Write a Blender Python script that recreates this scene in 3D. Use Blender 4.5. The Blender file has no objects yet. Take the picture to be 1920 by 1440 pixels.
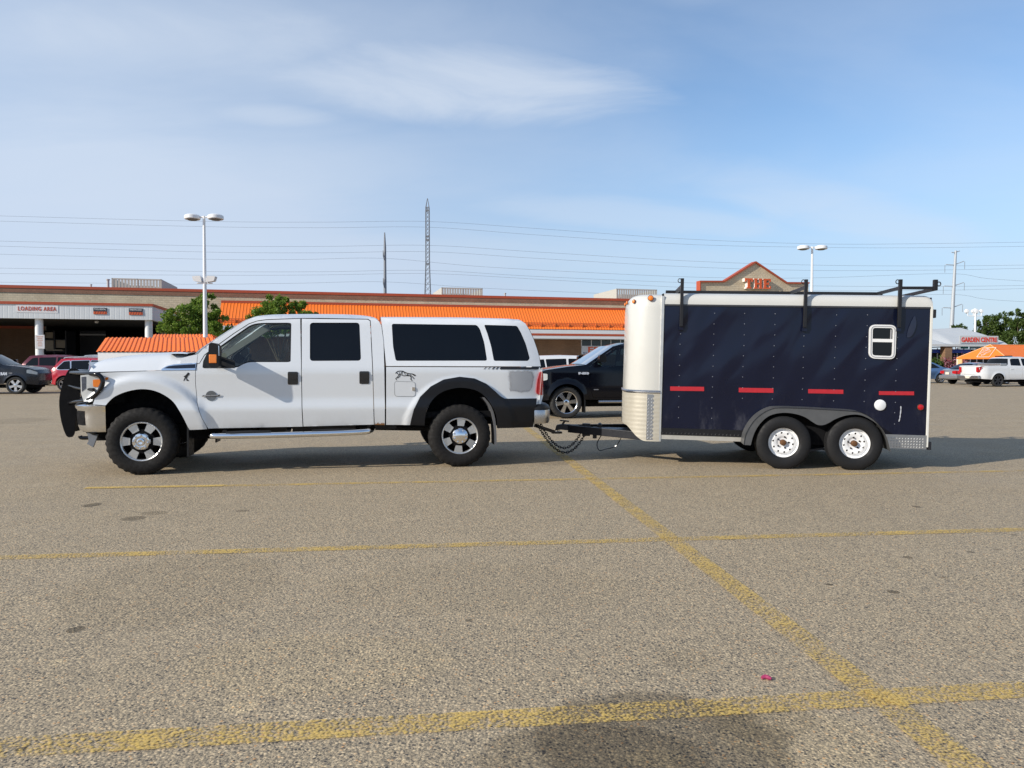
import bpy, math, random
from math import sin, cos, tan, atan, pi, radians, sqrt, hypot, exp
from mathutils import Vector, Matrix, geometry, noise
random.seed(7)
scene = bpy.context.scene
COL = scene.collection

# ------------------------------------------------------------------ camera
F, YH, CAMH = 1400.0, 682.0, 1.385          # focal length in photo pixels, horizon row, eye height
PITCH = atan((720-YH)/F)
cd = bpy.data.cameras.new('camera'); cam = bpy.data.objects.new('camera', cd); COL.objects.link(cam)
cd.sensor_width = 36; cd.sensor_fit = 'HORIZONTAL'; cd.lens = 36*F/1920
cd.clip_start = .05; cd.clip_end = 6000
cam.location = (0, 0, CAMH); cam.rotation_euler = (pi/2-PITCH, 0, 0)
scene.camera = cam

# ------------------------------------------------------------------ light
SUN_AZ, SUN_EL = radians(30), radians(27)    # direction the light travels in, from +X towards +Y
SUN_STRENGTH, SKY_STRENGTH = 4.5, 0.105
scene.view_settings.view_transform = 'Standard'; scene.view_settings.look = 'None'
scene.view_settings.exposure = 0.18; scene.view_settings.gamma = 1.0
ld = bpy.data.lights.new('sun', 'SUN'); ld.energy = SUN_STRENGTH; ld.angle = radians(.53); ld.color = (1, .93, .82)
sun = bpy.data.objects.new('sun', ld); COL.objects.link(sun)
sdir = Vector((cos(SUN_AZ)*cos(SUN_EL), sin(SUN_AZ)*cos(SUN_EL), -sin(SUN_EL)))
sun.rotation_euler = sdir.to_track_quat('-Z', 'Y').to_euler(); sun.location = (-30, -15, 30)

world = bpy.data.worlds.new('World'); scene.world = world; world.use_nodes = True
def sky_nodes():
    nt = world.node_tree; N = nt.nodes; L = nt.links; N.clear()
    out = N.new('ShaderNodeOutputWorld'); bg = N.new('ShaderNodeBackground')
    sky = N.new('ShaderNodeTexSky'); sky.sky_type = 'NISHITA'; sky.sun_disc = False
    sky.sun_elevation = SUN_EL
    tosun = -sdir
    sky.sun_rotation = math.atan2(tosun.x, tosun.y)
    sky.air_density = 1.0; sky.dust_density = .5; sky.ozone_density = 2.2; sky.altitude = 300
    bg.inputs['Strength'].default_value = SKY_STRENGTH
    tc = N.new('ShaderNodeTexCoord')
    sep = N.new('ShaderNodeSeparateXYZ'); L.new(tc.outputs['Generated'], sep.inputs[0])
    def math_(op, a, b=None, clamp=False):
        m = N.new('ShaderNodeMath'); m.operation = op; m.use_clamp = clamp
        for i, v in enumerate((a, b)):
            if v is None: continue
            if isinstance(v, (int, float)): m.inputs[i].default_value = v
            else: L.new(v, m.inputs[i])
        return m.outputs[0]
    # clouds lie on a high flat layer: direction / (height + a little for the earth's curve)
    zz = math_('ADD', math_('MAXIMUM', sep.outputs[2], 0.0), .16)
    cx = math_('DIVIDE', sep.outputs[0], zz); cy = math_('DIVIDE', sep.outputs[1], zz)
    comb = N.new('ShaderNodeCombineXYZ'); L.new(cx, comb.inputs[0]); L.new(cy, comb.inputs[1])
    def fbm(scale, loc, sc, detail, rough, dist):
        mp = N.new('ShaderNodeMapping'); L.new(comb.outputs[0], mp.inputs[0])
        mp.inputs['Location'].default_value = loc; mp.inputs['Scale'].default_value = sc
        mp.inputs['Rotation'].default_value = (0, 0, radians(-18))
        n = N.new('ShaderNodeTexNoise'); n.inputs['Scale'].default_value = scale; n.inputs['Detail'].default_value = detail
        n.inputs['Roughness'].default_value = rough; n.inputs['Distortion'].default_value = dist
        L.new(mp.outputs[0], n.inputs['Vector']); return n.outputs[0]
    def ramp(v, a, b, lo=0.0, hi=1.0):
        m = N.new('ShaderNodeMapRange'); m.interpolation_type = 'SMOOTHSTEP'
        m.inputs[1].default_value = a; m.inputs[2].default_value = b
        m.inputs[3].default_value = lo; m.inputs[4].default_value = hi
        L.new(v, m.inputs[0]); return m.outputs[0]
    n_big = fbm(.9, (1.3, .4, 0), (.7, 1.3, 1), 6, .55, .4)
    n_fine = fbm(2.6, (4.1, 2.2, 0), (.8, 1.3, 1), 8, .62, .6)
    wob = math_('ADD', math_('MULTIPLY', math_('SUBTRACT', n_fine, .5), 2.6), math_('MULTIPLY', math_('SUBTRACT', n_big, .5), 3.2))
    left = ramp(cx, -1.45, .85, 1.0, 0.0)
    low = ramp(sep.outputs[2], .0, .34, 1.0, 0.0)
    def blob(x0, y0, rx, ry, amt, rot=0.0):
        a = math_('SUBTRACT', cx, x0); b = math_('SUBTRACT', cy, y0)
        dx = math_('DIVIDE', math_('ADD', math_('MULTIPLY', a, cos(rot)), math_('MULTIPLY', b, sin(rot))), rx)
        dy = math_('DIVIDE', math_('SUBTRACT', math_('MULTIPLY', b, cos(rot)), math_('MULTIPLY', a, sin(rot))), ry)
        d = math_('ADD', math_('ADD', math_('MULTIPLY', dx, dx), math_('MULTIPLY', dy, dy)), wob)
        return ramp(d, -.5, 1.75, amt, 0.0)
    sheet = blob(-.14, 1.84, .42, .19, .85, .2)
    for q in ((-.64, 1.62, .36, .14, .6, .1), (-.62, 1.98, .14, .06, .45, .2), (-.1, 1.68, .42, .18, .25, .2), (1.15, 2.62, .70, .17, .42, .45), (.45, 2.75, .5, .14, .38, .2), (.05, 3.3, 1.1, .30, .30, 0), (.33, 1.42, .14, .10, .3, .5), (-1.9, 3.3, .8, .3, .35, .2)):
        sheet = math_('MAXIMUM', sheet, blob(*q))
    veil = ramp(n_big, .34, .74)
    hsv = N.new('ShaderNodeHueSaturation'); hsv.inputs['Saturation'].default_value = SKY_SAT; hsv.inputs['Value'].default_value = SKY_VAL; L.new(sky.outputs[0], hsv.inputs['Color'])
    def mixc(f, a, col):
        mix = N.new('ShaderNodeMix'); mix.data_type = 'RGBA'; L.new(f, mix.inputs[0]); L.new(a, mix.inputs[6])
        if isinstance(col, tuple): mix.inputs[7].default_value = col
        else: L.new(col, mix.inputs[7])
        return mix.outputs[2]
    hz = math_('ADD', math_('MULTIPLY', low, .82), math_('MULTIPLY', left, math_('ADD', math_('MULTIPLY', veil, .30), .58)))
    hz = math_('MINIMUM', hz, .92)
    hc = N.new('ShaderNodeMix'); hc.data_type = 'RGBA'; L.new(left, hc.inputs[0]); hc.inputs[6].default_value = HAZE_R; hc.inputs[7].default_value = HAZE_L
    c = mixc(hz, hsv.outputs[0], hc.outputs[2])
    c = mixc(math_('MULTIPLY', sheet, .85), c, CLOUD)
    c = mixc(math_('MULTIPLY', veil, .24), c, CLOUD)
    L.new(c, bg.inputs['Color']); L.new(bg.outputs[0], out.inputs[0])
HAZE_R = (3.7, 4.75, 6.4, 1); HAZE_L = (5.1, 6.0, 7.4, 1); CLOUD = (5.9, 6.55, 7.5, 1); SKY_SAT = 1.06; SKY_VAL = 1.45
sky_nodes()

# ------------------------------------------------------------------ helpers: pixels to places
def ray(px, py):
    x = (px-960)/F; y = (720-py)/F
    return Vector((x, cos(PITCH)+y*sin(PITCH), -sin(PITCH)+y*cos(PITCH)))
CAM = Vector((0, 0, CAMH))
def ground(px, py, z=0.0):
    d = ray(px, py); return CAM + d*((z-CAMH)/d.z)
def depth_pt(px, py, Y):
    d = ray(px, py); return CAM + d*(Y/d.y)
class Frame:
    def __init__(s, origin, yaw, tilt=0.0):
        s.m = Matrix.Translation(origin) @ Matrix.Rotation(yaw, 4, 'Z') @ Matrix.Rotation(tilt, 4, 'Y')
        s.inv = s.m.inverted(); s.c = s.inv @ CAM
    def at(s, px, py, v=0.0):
        d = s.inv.to_3x3() @ ray(px, py); p = s.c + d*((v-s.c.y)/d.y); return (p.x, p.z)
    def on(s, px, py, vf):
        v = 0.05
        for _ in range(12):
            u, z = s.at(px, py, v); v = vf(u, z)
        return (u, z)
    def loc(s, P):
        return s.inv @ P

# ------------------------------------------------------------------ helpers: meshes
class MB:
    def __init__(s): s.v = []; s.f = []
    def add(s, vs, fs):
        o = len(s.v); s.v += [tuple(v) for v in vs]; s.f += [tuple(i+o for i in f) for f in fs]; return s
    def box(s, x0, x1, y0, y1, z0, z1, mat=None):
        p = [Vector((x, y, z)) for x in (x0, x1) for y in (y0, y1) for z in (z0, z1)]
        if mat is not None: p = [mat @ q for q in p]
        return s.add(p, [(0,1,3,2), (4,6,7,5), (0,4,5,1), (2,3,7,6), (0,2,6,4), (1,5,7,3)])
    def cbox(s, c, d, mat=None):
        return s.box(c[0]-d[0]/2, c[0]+d[0]/2, c[1]-d[1]/2, c[1]+d[1]/2, c[2]-d[2]/2, c[2]+d[2]/2, mat)
    def beam(s, a, b, w, h, up=(0, 0, 1)):
        a = Vector(a); b = Vector(b); d = (b-a); L = d.length; d.normalize()
        sd = d.cross(Vector(up))
        if sd.length < 1e-4: sd = d.cross(Vector((0, 1, 0)))
        sd.normalize(); up2 = sd.cross(d)
        p = [o + sd*(i*w/2) + up2*(j*h/2) for o in (a, b) for i in (-1, 1) for j in (-1, 1)]
        return s.add(p, [(0,1,3,2), (4,6,7,5), (0,4,5,1), (2,3,7,6), (0,2,6,4), (1,5,7,3)])
    def tube(s, pts, r, n=10, caps=True):
        pts = [Vector(p) for p in pts]; R = r if isinstance(r, (list, tuple)) else [r]*len(pts)
        vs = []; prev = None
        for i, p in enumerate(pts):
            t = (pts[min(i+1, len(pts)-1)] - pts[max(i-1, 0)]).normalized()
            if prev is None:
                a = t.cross(Vector((0, 0, 1)))
                if a.length < .05: a = t.cross(Vector((0, 1, 0)))
                a.normalize()
            else:
                a = (prev - t*prev.dot(t)); a.normalize()
            b = t.cross(a); prev = a
            vs += [p + a*(R[i]*cos(2*pi*k/n)) + b*(R[i]*sin(2*pi*k/n)) for k in range(n)]
        fs = [(i*n+k, i*n+(k+1) % n, (i+1)*n+(k+1) % n, (i+1)*n+k) for i in range(len(pts)-1) for k in range(n)]
        if caps: fs += [tuple(range(n)), tuple(reversed(range((len(pts)-1)*n, len(pts)*n)))]
        return s.add(vs, fs)
    def lathe(s, prof, n=48, c=(0, 0, 0), axis='y', closed=False, rfun=None):
        """prof: (radius, along axis). axis y: wheel axis across the vehicle."""
        vs = []
        for i, (r, a) in enumerate(prof):
            for k in range(n):
                rr = r if rfun is None else rfun(i, k, r)
                x, z = rr*cos(2*pi*k/n), rr*sin(2*pi*k/n)
                vs.append((c[0]+x, c[1]+a, c[2]+z) if axis == 'y' else (c[0]+x, c[1]+z, c[2]+a))
        m = len(prof); fs = []
        for i in range(m if closed else m-1):
            for k in range(n):
                q = (i*n+k, i*n+(k+1) % n, ((i+1) % m)*n+(k+1) % n, ((i+1) % m)*n+k)
                fs.append(q if axis == 'y' else q[::-1])
        return s.add(vs, fs)
    def prism(s, poly, a, b, axis='y'):
        """extrude a 2D polygon: axis y -> polygon in (x,z); axis z -> (x,y); axis x -> (y,z)"""
        def P(p, t): return {'y': (p[0], t, p[1]), 'z': (p[0], p[1], t), 'x': (t, p[0], p[1])}[axis]
        n = len(poly)
        tris = geometry.tessellate_polygon([[Vector((p[0], p[1], 0)) for p in poly]])
        vs = [P(p, a) for p in poly] + [P(p, b) for p in poly]
        fs = [tuple(t) for t in tris] + [tuple(i+n for i in reversed(t)) for t in tris]
        fs += [(i, (i+1) % n, n+(i+1) % n, n+i) for i in range(n)]
        return s.add(vs, fs)
    def grid(s, fn, nu, nv):
        vs = [fn(i/nu, j/nv) for i in range(nu+1) for j in range(nv+1)]
        w = nv+1
        return s.add(vs, [(i*w+j, (i+1)*w+j, (i+1)*w+j+1, i*w+j+1) for i in range(nu) for j in range(nv)])
    def sheet(s, outline, vf, holes=(), res=.05, rim=.03, W=None, rimdir=(0, 1, 0)):
        """a pressed panel: outline and holes in (u,z), pushed to depth vf(u,z); W mirrors it to the far side"""
        def dens(poly):
            out = []
            for i, p in enumerate(poly):
                q = poly[(i+1) % len(poly)]; d = hypot(q[0]-p[0], q[1]-p[1])
                if d < 1e-5: continue
                n = max(1, int(d/res + .5))
                out += [(p[0]+(q[0]-p[0])*k/n, p[1]+(q[1]-p[1])*k/n) for k in range(n)]
            return out
        loops = [dens(outline)] + [dens(h) for h in holes]
        pts = []; edges = []
        for lp in loops:
            o = len(pts); n = len(lp); pts += lp; edges += [(o+i, o+(i+1) % n) for i in range(n)]
        us = [p[0] for p in loops[0]]; zs = [p[1] for p in loops[0]]
        nb = len(pts); cell = {}
        for p in pts: cell.setdefault((int(p[0]//res), int(p[1]//res)), []).append(p)
        z = min(zs) + res/2; row = 0
        while z < max(zs):
            u = min(us) + (res/2 if row % 2 else 0)
            while u < max(us):
                if inside(u, z, loops):
                    ci, cj = int(u//res), int(z//res)
                    if all((q[0]-u)**2+(q[1]-z)**2 > (.45*res)**2 for a in (-1, 0, 1) for b in (-1, 0, 1) for q in cell.get((ci+a, cj+b), ())):
                        pts.append((u, z))
                u += res
            z += res*.87; row += 1
        r = geometry.delaunay_2d_cdt([Vector(p) for p in pts], edges, [], 0, 1e-6)
        vs = [(p[0], vf(p[0], p[1]), p[1]) for p in r[0]]
        fs = []
        for f in r[2]:
            cu = sum(r[0][i][0] for i in f)/len(f); cz = sum(r[0][i][1] for i in f)/len(f)
            if inside(cu, cz, loops):
                a, b, c = (r[0][i] for i in f[:3])
                fs.append(tuple(f) if (b[0]-a[0])*(c[1]-a[1])-(b[1]-a[1])*(c[0]-a[0]) > 0 else tuple(reversed(f)))
        if rim:
            for k, lp in enumerate(loops):
                ar = sum(lp[i][0]*lp[(i+1) % len(lp)][1]-lp[(i+1) % len(lp)][0]*lp[i][1] for i in range(len(lp)))
                if (ar > 0) != (k == 0): lp = lp[::-1]
                o = len(vs); n = len(lp)
                vs += [(p[0], vf(*p), p[1]) for p in lp] + [(p[0]+rimdir[0]*rim, vf(*p)+rimdir[1]*rim, p[1]+rimdir[2]*rim) for p in lp]
                fs += [(o+i, o+n+i, o+n+(i+1) % n, o+(i+1) % n) for i in range(n)]
        if W is not None:
            vs = [(a, W-b, c) for a, b, c in vs]; fs = [f[::-1] for f in fs]
        return s.add(vs, fs)
    def mirror_y(s, W):
        return MB().add([(a, W-b, c) for a, b, c in s.v], [f[::-1] for f in s.f])
    def moved(s, M):
        return MB().add([M @ Vector(v) for v in s.v], s.f)
    def join(s, o): return s.add(o.v, o.f)
    def build(s, name, mat, parent=None, smooth=35, bevel=0.0, kind=None, label=None):
        me = bpy.data.meshes.new(name); me.from_pydata(s.v, [], s.f); me.update()
        if mat is not None: me.materials.append(mat)
        if smooth:
            me.polygons.foreach_set('use_smooth', [True]*len(me.polygons))
            me.set_sharp_from_angle(angle=radians(smooth))
        o = bpy.data.objects.new(name, me); COL.objects.link(o)
        if parent is not None: o.parent = parent
        if bevel:
            b = o.modifiers.new('edge', 'BEVEL'); b.width = bevel; b.segments = 2; b.limit_method = 'ANGLE'; b.angle_limit = radians(40)
            b.harden_normals = False
        if kind: o['kind'] = kind
        if label: o['label'] = label
        return o
def inside(u, z, loops):
    c = False
    for lp in loops:
        j = len(lp)-1
        for i in range(len(lp)):
            a = lp[i]; b = lp[j]
            if (a[1] > z) != (b[1] > z) and u < (b[0]-a[0])*(z-a[1])/(b[1]-a[1])+a[0]: c = not c
            j = i
    return c
def smooth(pts, n=6, closed=False):
    out = []; N = len(pts)
    rng = range(N if closed else N-1)
    for i in rng:
        p0 = pts[(i-1) % N] if closed or i > 0 else pts[0]
        p1 = pts[i]; p2 = pts[(i+1) % N]; p3 = pts[(i+2) % N] if closed or i+2 < N else pts[-1]
        for k in range(n):
            t = k/n
            out.append(tuple(.5*((2*b)+(c-a)*t+(2*a-5*b+4*c-d)*t*t+(3*b-a-3*c+d)*t**3) for a, b, c, d in zip(p0, p1, p2, p3)))
    if not closed: out.append(tuple(pts[-1]))
    return out
def fillet(poly, r, n=5):
    out = []; N = len(poly)
    for i in range(N):
        p0 = Vector(poly[i-1][:2]); p = Vector(poly[i][:2]); p1 = Vector(poly[(i+1) % N][:2])
        rr = poly[i][2] if len(poly[i]) > 2 else r
        a = (p0-p); b = (p1-p); d = min(rr, a.length*.45, b.length*.45)
        if d < 1e-6: out.append(tuple(p)); continue
        A = p + a.normalized()*d; B = p + b.normalized()*d
        for k in range(n+1):
            t = k/n; out.append(tuple(A*(1-t)**2 + p*2*t*(1-t) + B*t*t))
    return out
def inset(poly, d):
    N = len(poly); ar = sum(poly[i][0]*poly[(i+1) % N][1]-poly[(i+1) % N][0]*poly[i][1] for i in range(N)); sg = 1 if ar > 0 else -1
    out = []
    for i in range(N):
        p = Vector(poly[i]); a = (p-Vector(poly[i-1])); b = (Vector(poly[(i+1) % N])-p)
        if a.length < 1e-7 or b.length < 1e-7: continue
        a.normalize(); b.normalize(); n = Vector((-a.y-b.y, a.x+b.x))
        if n.length < 1e-6: continue
        n.normalize(); c = max(.5, n.dot(Vector((-a.y, a.x))))
        out.append(tuple(p + n*(sg*d/c)))
    return out
def sst(a, b, x):
    t = max(0.0, min(1.0, (x-a)/(b-a))); return t*t*(3-2*t)
def interp(kn, x):
    if x <= kn[0][0]: return kn[0][1]
    for (a, b), (c, d) in zip(kn, kn[1:]):
        if x <= c: return b+(d-b)*(x-a)/(c-a)
    return kn[-1][1]
def text_mb(s, size, depth=.01, bold=0.0, width=None, shear=0.0, spacing=1.0):
    cu = bpy.data.curves.new('txt', 'FONT'); cu.body = s; cu.size = size; cu.extrude = depth/2; cu.offset = bold; cu.shear = shear
    cu.space_character = spacing; cu.resolution_u = 3
    o = bpy.data.objects.new('txt', cu); COL.objects.link(o)
    me = bpy.data.meshes.new_from_object(o)
    vs = [tuple(v.co) for v in me.vertices]; fs = [tuple(p.vertices) for p in me.polygons]
    bpy.data.objects.remove(o); bpy.data.curves.remove(cu); bpy.data.meshes.remove(me)
    if not vs: return MB()
    x0 = min(v[0] for v in vs); x1 = max(v[0] for v in vs); y0 = min(v[1] for v in vs)
    k = 1 if width is None else width/(x1-x0)
    return MB().add([((v[0]-x0)*k, -v[2], v[1]-y0) for v in vs], fs)   # reads along +x, up z, faces -y
SLAB = {  # block letters with slab serifs, in a 6 x 8 cell
 'T': [(0,6.6,6,8), (0,5.4,1,6.6), (5,5.4,6,6.6), (2.1,1,3.9,6.6), (1.3,0,4.7,1)],
 'H': [(0,0,2.6,1), (0,7,2.6,8), (.5,1,2.1,7), (3.6,0,6.2,1), (3.6,7,6.2,8), (4.1,1,5.7,7), (2.1,3.4,4.1,4.6)],
 'E': [(0,0,2.3,1), (0,7,2.3,8), (.5,1,2.3,7), (2.3,0,5.8,1.2), (2.3,6.8,5.8,8), (4.9,1.2,5.8,2.4), (4.9,5.6,5.8,6.8), (2.3,3.5,4.2,4.6), (3.7,2.9,4.4,5.2)],
}
def slab_mb(s, h, depth):
    mb = MB(); x = 0
    for ch in s:
        for a, b, c, d in SLAB[ch]: mb.box(x+a*h/8, x+c*h/8, -depth, 0, b*h/8, d*h/8)
        x += 7.1*h/8
    return mb

# ------------------------------------------------------------------ helpers: materials
class NT:
    def __init__(s, m):
        m.use_nodes = True; s.nt = m.node_tree; s.N = s.nt.nodes; s.L = s.nt.links
        s.b = next(n for n in s.N if n.type == 'BSDF_PRINCIPLED'); s.out = next(n for n in s.N if n.type == 'OUTPUT_MATERIAL')
        s.co = s.N.new('ShaderNodeTexCoord').outputs['Object']
    def m(s, op, a, b=None, c=None, clamp=False):
        n = s.N.new('ShaderNodeMath'); n.operation = op; n.use_clamp = clamp
        for i, v in enumerate((a, b, c)):
            if v is None: continue
            if isinstance(v, (int, float)): n.inputs[i].default_value = v
            else: s.L.new(v, n.inputs[i])
        return n.outputs[0]
    def sep(s, v=None):
        n = s.N.new('ShaderNodeSeparateXYZ'); s.L.new(v or s.co, n.inputs[0]); return n.outputs
    def map(s, v=None, scale=(1, 1, 1), loc=(0, 0, 0), rot=(0, 0, 0)):
        n = s.N.new('ShaderNodeMapping'); s.L.new(v or s.co, n.inputs[0])
        n.inputs['Scale'].default_value = scale; n.inputs['Location'].default_value = loc; n.inputs['Rotation'].default_value = rot
        return n.outputs[0]
    def noise(s, scale, detail=3, rough=.5, v=None, dist=0.0, col=False):
        n = s.N.new('ShaderNodeTexNoise'); s.L.new(v or s.co, n.inputs['Vector'])
        n.inputs['Scale'].default_value = scale; n.inputs['Detail'].default_value = detail; n.inputs['Roughness'].default_value = rough
        n.inputs['Distortion'].default_value = dist; return n.outputs[1 if col else 0]
    def vor(s, scale, feature='F1', v=None, out='Distance', rnd=1.0):
        n = s.N.new('ShaderNodeTexVoronoi'); n.feature = feature; s.L.new(v or s.co, n.inputs['Vector'])
        n.inputs['Scale'].default_value = scale; n.inputs['Randomness'].default_value = rnd; return n.outputs[out]
    def rng(s, v, a, b, lo=0.0, hi=1.0, sm=True):
        n = s.N.new('ShaderNodeMapRange'); n.interpolation_type = 'SMOOTHSTEP' if sm else 'LINEAR'
        for i, x in enumerate((a, b, lo, hi)): n.inputs[i+1].default_value = x
        s.L.new(v, n.inputs[0]); return n.outputs[0]
    def ramp(s, v, stops, const=False):
        n = s.N.new('ShaderNodeValToRGB'); cr = n.color_ramp; cr.interpolation = 'CONSTANT' if const else 'LINEAR'
        while len(cr.elements) < len(stops): cr.elements.new(.5)
        for e, (p, c) in zip(cr.elements, stops): e.position = p; e.color = (*c, 1)
        s.L.new(v, n.inputs[0]); return n.outputs[0]
    def mix(s, f, a, b, mode='MIX'):
        n = s.N.new('ShaderNodeMix'); n.data_type = 'RGBA'; n.blend_type = mode
        for i, v in ((0, f), (6, a), (7, b)):
            if isinstance(v, (int, float)): n.inputs[i].default_value = v
            elif isinstance(v, tuple): n.inputs[i].default_value = (*v[:3], 1)
            else: s.L.new(v, n.inputs[i])
        return n.outputs[2]
    def bump(s, h, strength=.3, dist=.01, normal=None):
        n = s.N.new('ShaderNodeBump'); n.inputs['Strength'].default_value = strength; n.inputs['Distance'].default_value = dist
        s.L.new(h, n.inputs['Height'])
        if normal is not None: s.L.new(normal, n.inputs['Normal'])
        return n.outputs[0]
    def set(s, **k):
        for n, v in k.items():
            i = s.b.inputs[{'col': 'Base Color', 'rough': 'Roughness', 'metal': 'Metallic', 'nor': 'Normal', 'alpha': 'Alpha', 'coat': 'Coat Weight', 'spec': 'Specular IOR Level', 'coatr': 'Coat Roughness'}[n]]
            if isinstance(v, (int, float)): i.default_value = v
            elif isinstance(v, tuple): i.default_value = (*v[:3], 1)
            else: s.L.new(v, i)
        return s
MATS = {}
def M(name, col=(.5, .5, .5), rough=.5, metal=0.0, coat=0.0, spec=.5, vary=.12, vs=6.0, bump=0.0, bs=60.0, dirt=None):
    """a plain material with a little procedural unevenness; dirt=(colour, z0, z1, amount) road film low down"""
    if name in MATS: return MATS[name]
    m = bpy.data.materials.new(name); n = NT(m)
    nz = n.noise(vs, 4, .6)
    c = n.mix(nz, tuple(x*(1-vary) for x in col), tuple(min(1, x*(1+vary)) for x in col))
    if dirt:
        dc, z0, z1, amt = dirt
        f = n.m('MULTIPLY', n.rng(n.sep()[2], z0, z1, amt, 0.0), n.rng(n.noise(9, 5, .65), .25, .75))
        c = n.mix(f, c, dc)
    r = n.rng(n.noise(vs*3, 3, .6), .3, .7, rough*.85, min(1, rough*1.15+.02))
    n.set(col=c, rough=r, metal=metal, coat=coat, spec=spec, coatr=.04)
    if bump: n.set(nor=n.bump(n.noise(bs, 4, .6), bump, .004))
    MATS[name] = m; return m
def glass(name, tint=(.25, .32, .32), gloss=.04):
    if name in MATS: return MATS[name]
    m = bpy.data.materials.new(name); n = NT(m)
    tr = n.N.new('ShaderNodeBsdfTransparent'); tr.inputs[0].default_value = (*tint, 1)
    gl = n.N.new('ShaderNodeBsdfGlossy'); gl.inputs['Roughness'].default_value = gloss; gl.inputs[0].default_value = (1, 1, 1, 1)
    fr = n.N.new('ShaderNodeFresnel'); fr.inputs[0].default_value = 1.52
    n.L.new(n.bump(n.noise(2.5, 2, .5), .03, .02), fr.inputs['Normal'])
    mx = n.N.new('ShaderNodeMixShader'); n.L.new(n.m('ADD', n.m('MULTIPLY', fr.outputs[0], .9), .012), mx.inputs[0]); n.L.new(tr.outputs[0], mx.inputs[1]); n.L.new(gl.outputs[0], mx.inputs[2])
    n.L.new(mx.outputs[0], n.out.inputs[0]); MATS[name] = m; return m
def tag(o, label, cat, group=None, kind=None):
    o['label'] = label; o['category'] = cat
    if group: o['group'] = group
    if kind: o['kind'] = kind
    return o
def empty(name, mat4, label=None, cat=None, group=None, parent=None):
    o = bpy.data.objects.new(name, None); COL.objects.link(o); o.empty_display_size = .3
    if parent is not None: o.parent = parent
    if mat4 is not None: o.matrix_world = mat4
    if label: tag(o, label, cat, group)
    return o
# ------------------------------------------------------------------ shared materials
WHITE_PAINT = M('white_paint', (.66, .68, .70), .22, coat=1.0, vary=.02, vs=1.5, dirt=((.42, .37, .30), .45, .85, .24))
WHITE_TOP = M('white_paint_clean', (.72, .74, .76), .24, coat=.8, vary=.02)
TRAILER_WHITE = M('trailer_white', (.56, .555, .52), .35, coat=.3, vary=.05, vs=3)
BLACK_PLASTIC = M('black_plastic', (.008, .0085, .010), .5, spec=.3, vary=.3, bump=.15, bs=220)
BLACK_SATIN = M('black_satin', (.0030, .0030, .0042), .16, spec=.5)
BLACK_MATT = M('black_matt', (.004, .004, .005), .85, spec=.2)
DARK_STEEL = M('dark_steel', (.02, .02, .024), .5, .3, vary=.4, vs=14)
CHROME = M('chrome', (.82, .83, .85), .07, 1.0, vary=.02)
DULL_CHROME = M('dull_chrome', (.50, .50, .51), .30, 1.0, vary=.15, vs=20)
ALU = M('machined_alloy', (.60, .60, .59), .36, .85, vary=.06, vs=30)
RUBBER = M('tyre_rubber', (.012, .011, .0105), .8, spec=.3, vary=.35, vs=10, bump=.3, bs=90, dirt=None)
GREY_PLASTIC = M('grey_plastic', (.18, .19, .21), .5, vary=.2)
AMBER = M('amber_lens', (.85, .22, .02), .2, coat=.6, vary=.2, vs=40)
RED_LENS = M('red_lens', (.42, .006, .010), .22, coat=.2, vary=.15, vs=25)
CLEAR_LENS = M('clear_lens', (.52, .53, .52), .22, .15, coat=.3, vary=.2, vs=18)
CREAM = M('interior_grey', (.28, .28, .27), .7)
DARK_CLOTH = M('dark_interior', (.03, .03, .034), .8)
TINT = M('tinted_glass', (.0035, .004, .005), .03, coat=.0, spec=.38, vary=.3, vs=2)
CLEAR_GLASS = glass('clear_glass', (.70, .77, .75))
DARK_GLASS = glass('privacy_glass', (.045, .05, .06))
RUST = M('rusty_iron', (.13, .06, .024), .8, .3, vary=.5, vs=40, bump=.4)
DECAL = M('black_vinyl', (.01, .01, .012), .5)
ORANGE = M('orange_metal', (.86, .19, .022), .42, vary=.05, vs=.4, coat=.1)
ORANGE_DK = M('orange_red_flashing', (.40, .070, .025), .5, vary=.08)
OFF_WHITE = M('white_cladding', (.66, .67, .68), .55, vary=.05, vs=1)
LAMP_WHITE = M('white_pole_paint', (.76, .77, .78), .4, vary=.05)
YELLOW = M('faded_yellow', (.6, .35, .05), .7)

def wall_mat(name, c1, c2, mortar, bw, bh, sc=1.0):
    m = bpy.data.materials.new(name); n = NT(m)
    sx = n.sep(); cmb = n.N.new('ShaderNodeCombineXYZ'); n.L.new(sx[0], cmb.inputs[0]); n.L.new(sx[2], cmb.inputs[1])
    b = n.N.new('ShaderNodeTexBrick'); n.L.new(cmb.outputs[0], b.inputs['Vector'])
    b.inputs['Color1'].default_value = (*c1, 1); b.inputs['Color2'].default_value = (*c2, 1); b.inputs['Mortar'].default_value = (*mortar, 1)
    b.inputs['Scale'].default_value = 1.0; b.inputs['Brick Width'].default_value = bw; b.inputs['Row Height'].default_value = bh
    b.inputs['Mortar Size'].default_value = .02; b.inputs['Bias'].default_value = 0
    c = n.mix(n.rng(n.noise(1.3, 6, .7), .3, .7, 0, .35), b.outputs[0], tuple(x*.62 for x in c1))
    c = n.mix(n.rng(n.noise(.35, 4, .6, v=n.map(scale=(1, 1, .25))), .45, .7, 0, .25), c, tuple(min(1, x*1.3) for x in c2))
    n.set(col=c, rough=.9, nor=n.bump(n.m('ADD', n.m('MULTIPLY', b.outputs[1], -.6), n.noise(14, 5, .7)), .6, .03)); return m
BLOCK = wall_mat('split_face_block', (.58, .475, .325), (.66, .555, .395), (.47, .395, .29), .4, .2)
BROWN_BLOCK = wall_mat('brown_block', (.25, .125, .08), (.30, .15, .098), (.2, .12, .08), .4, .2)
BRICK = wall_mat('brown_brick', (.24, .13, .07), (.30, .17, .09), (.18, .12, .08), .4, .1)

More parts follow.
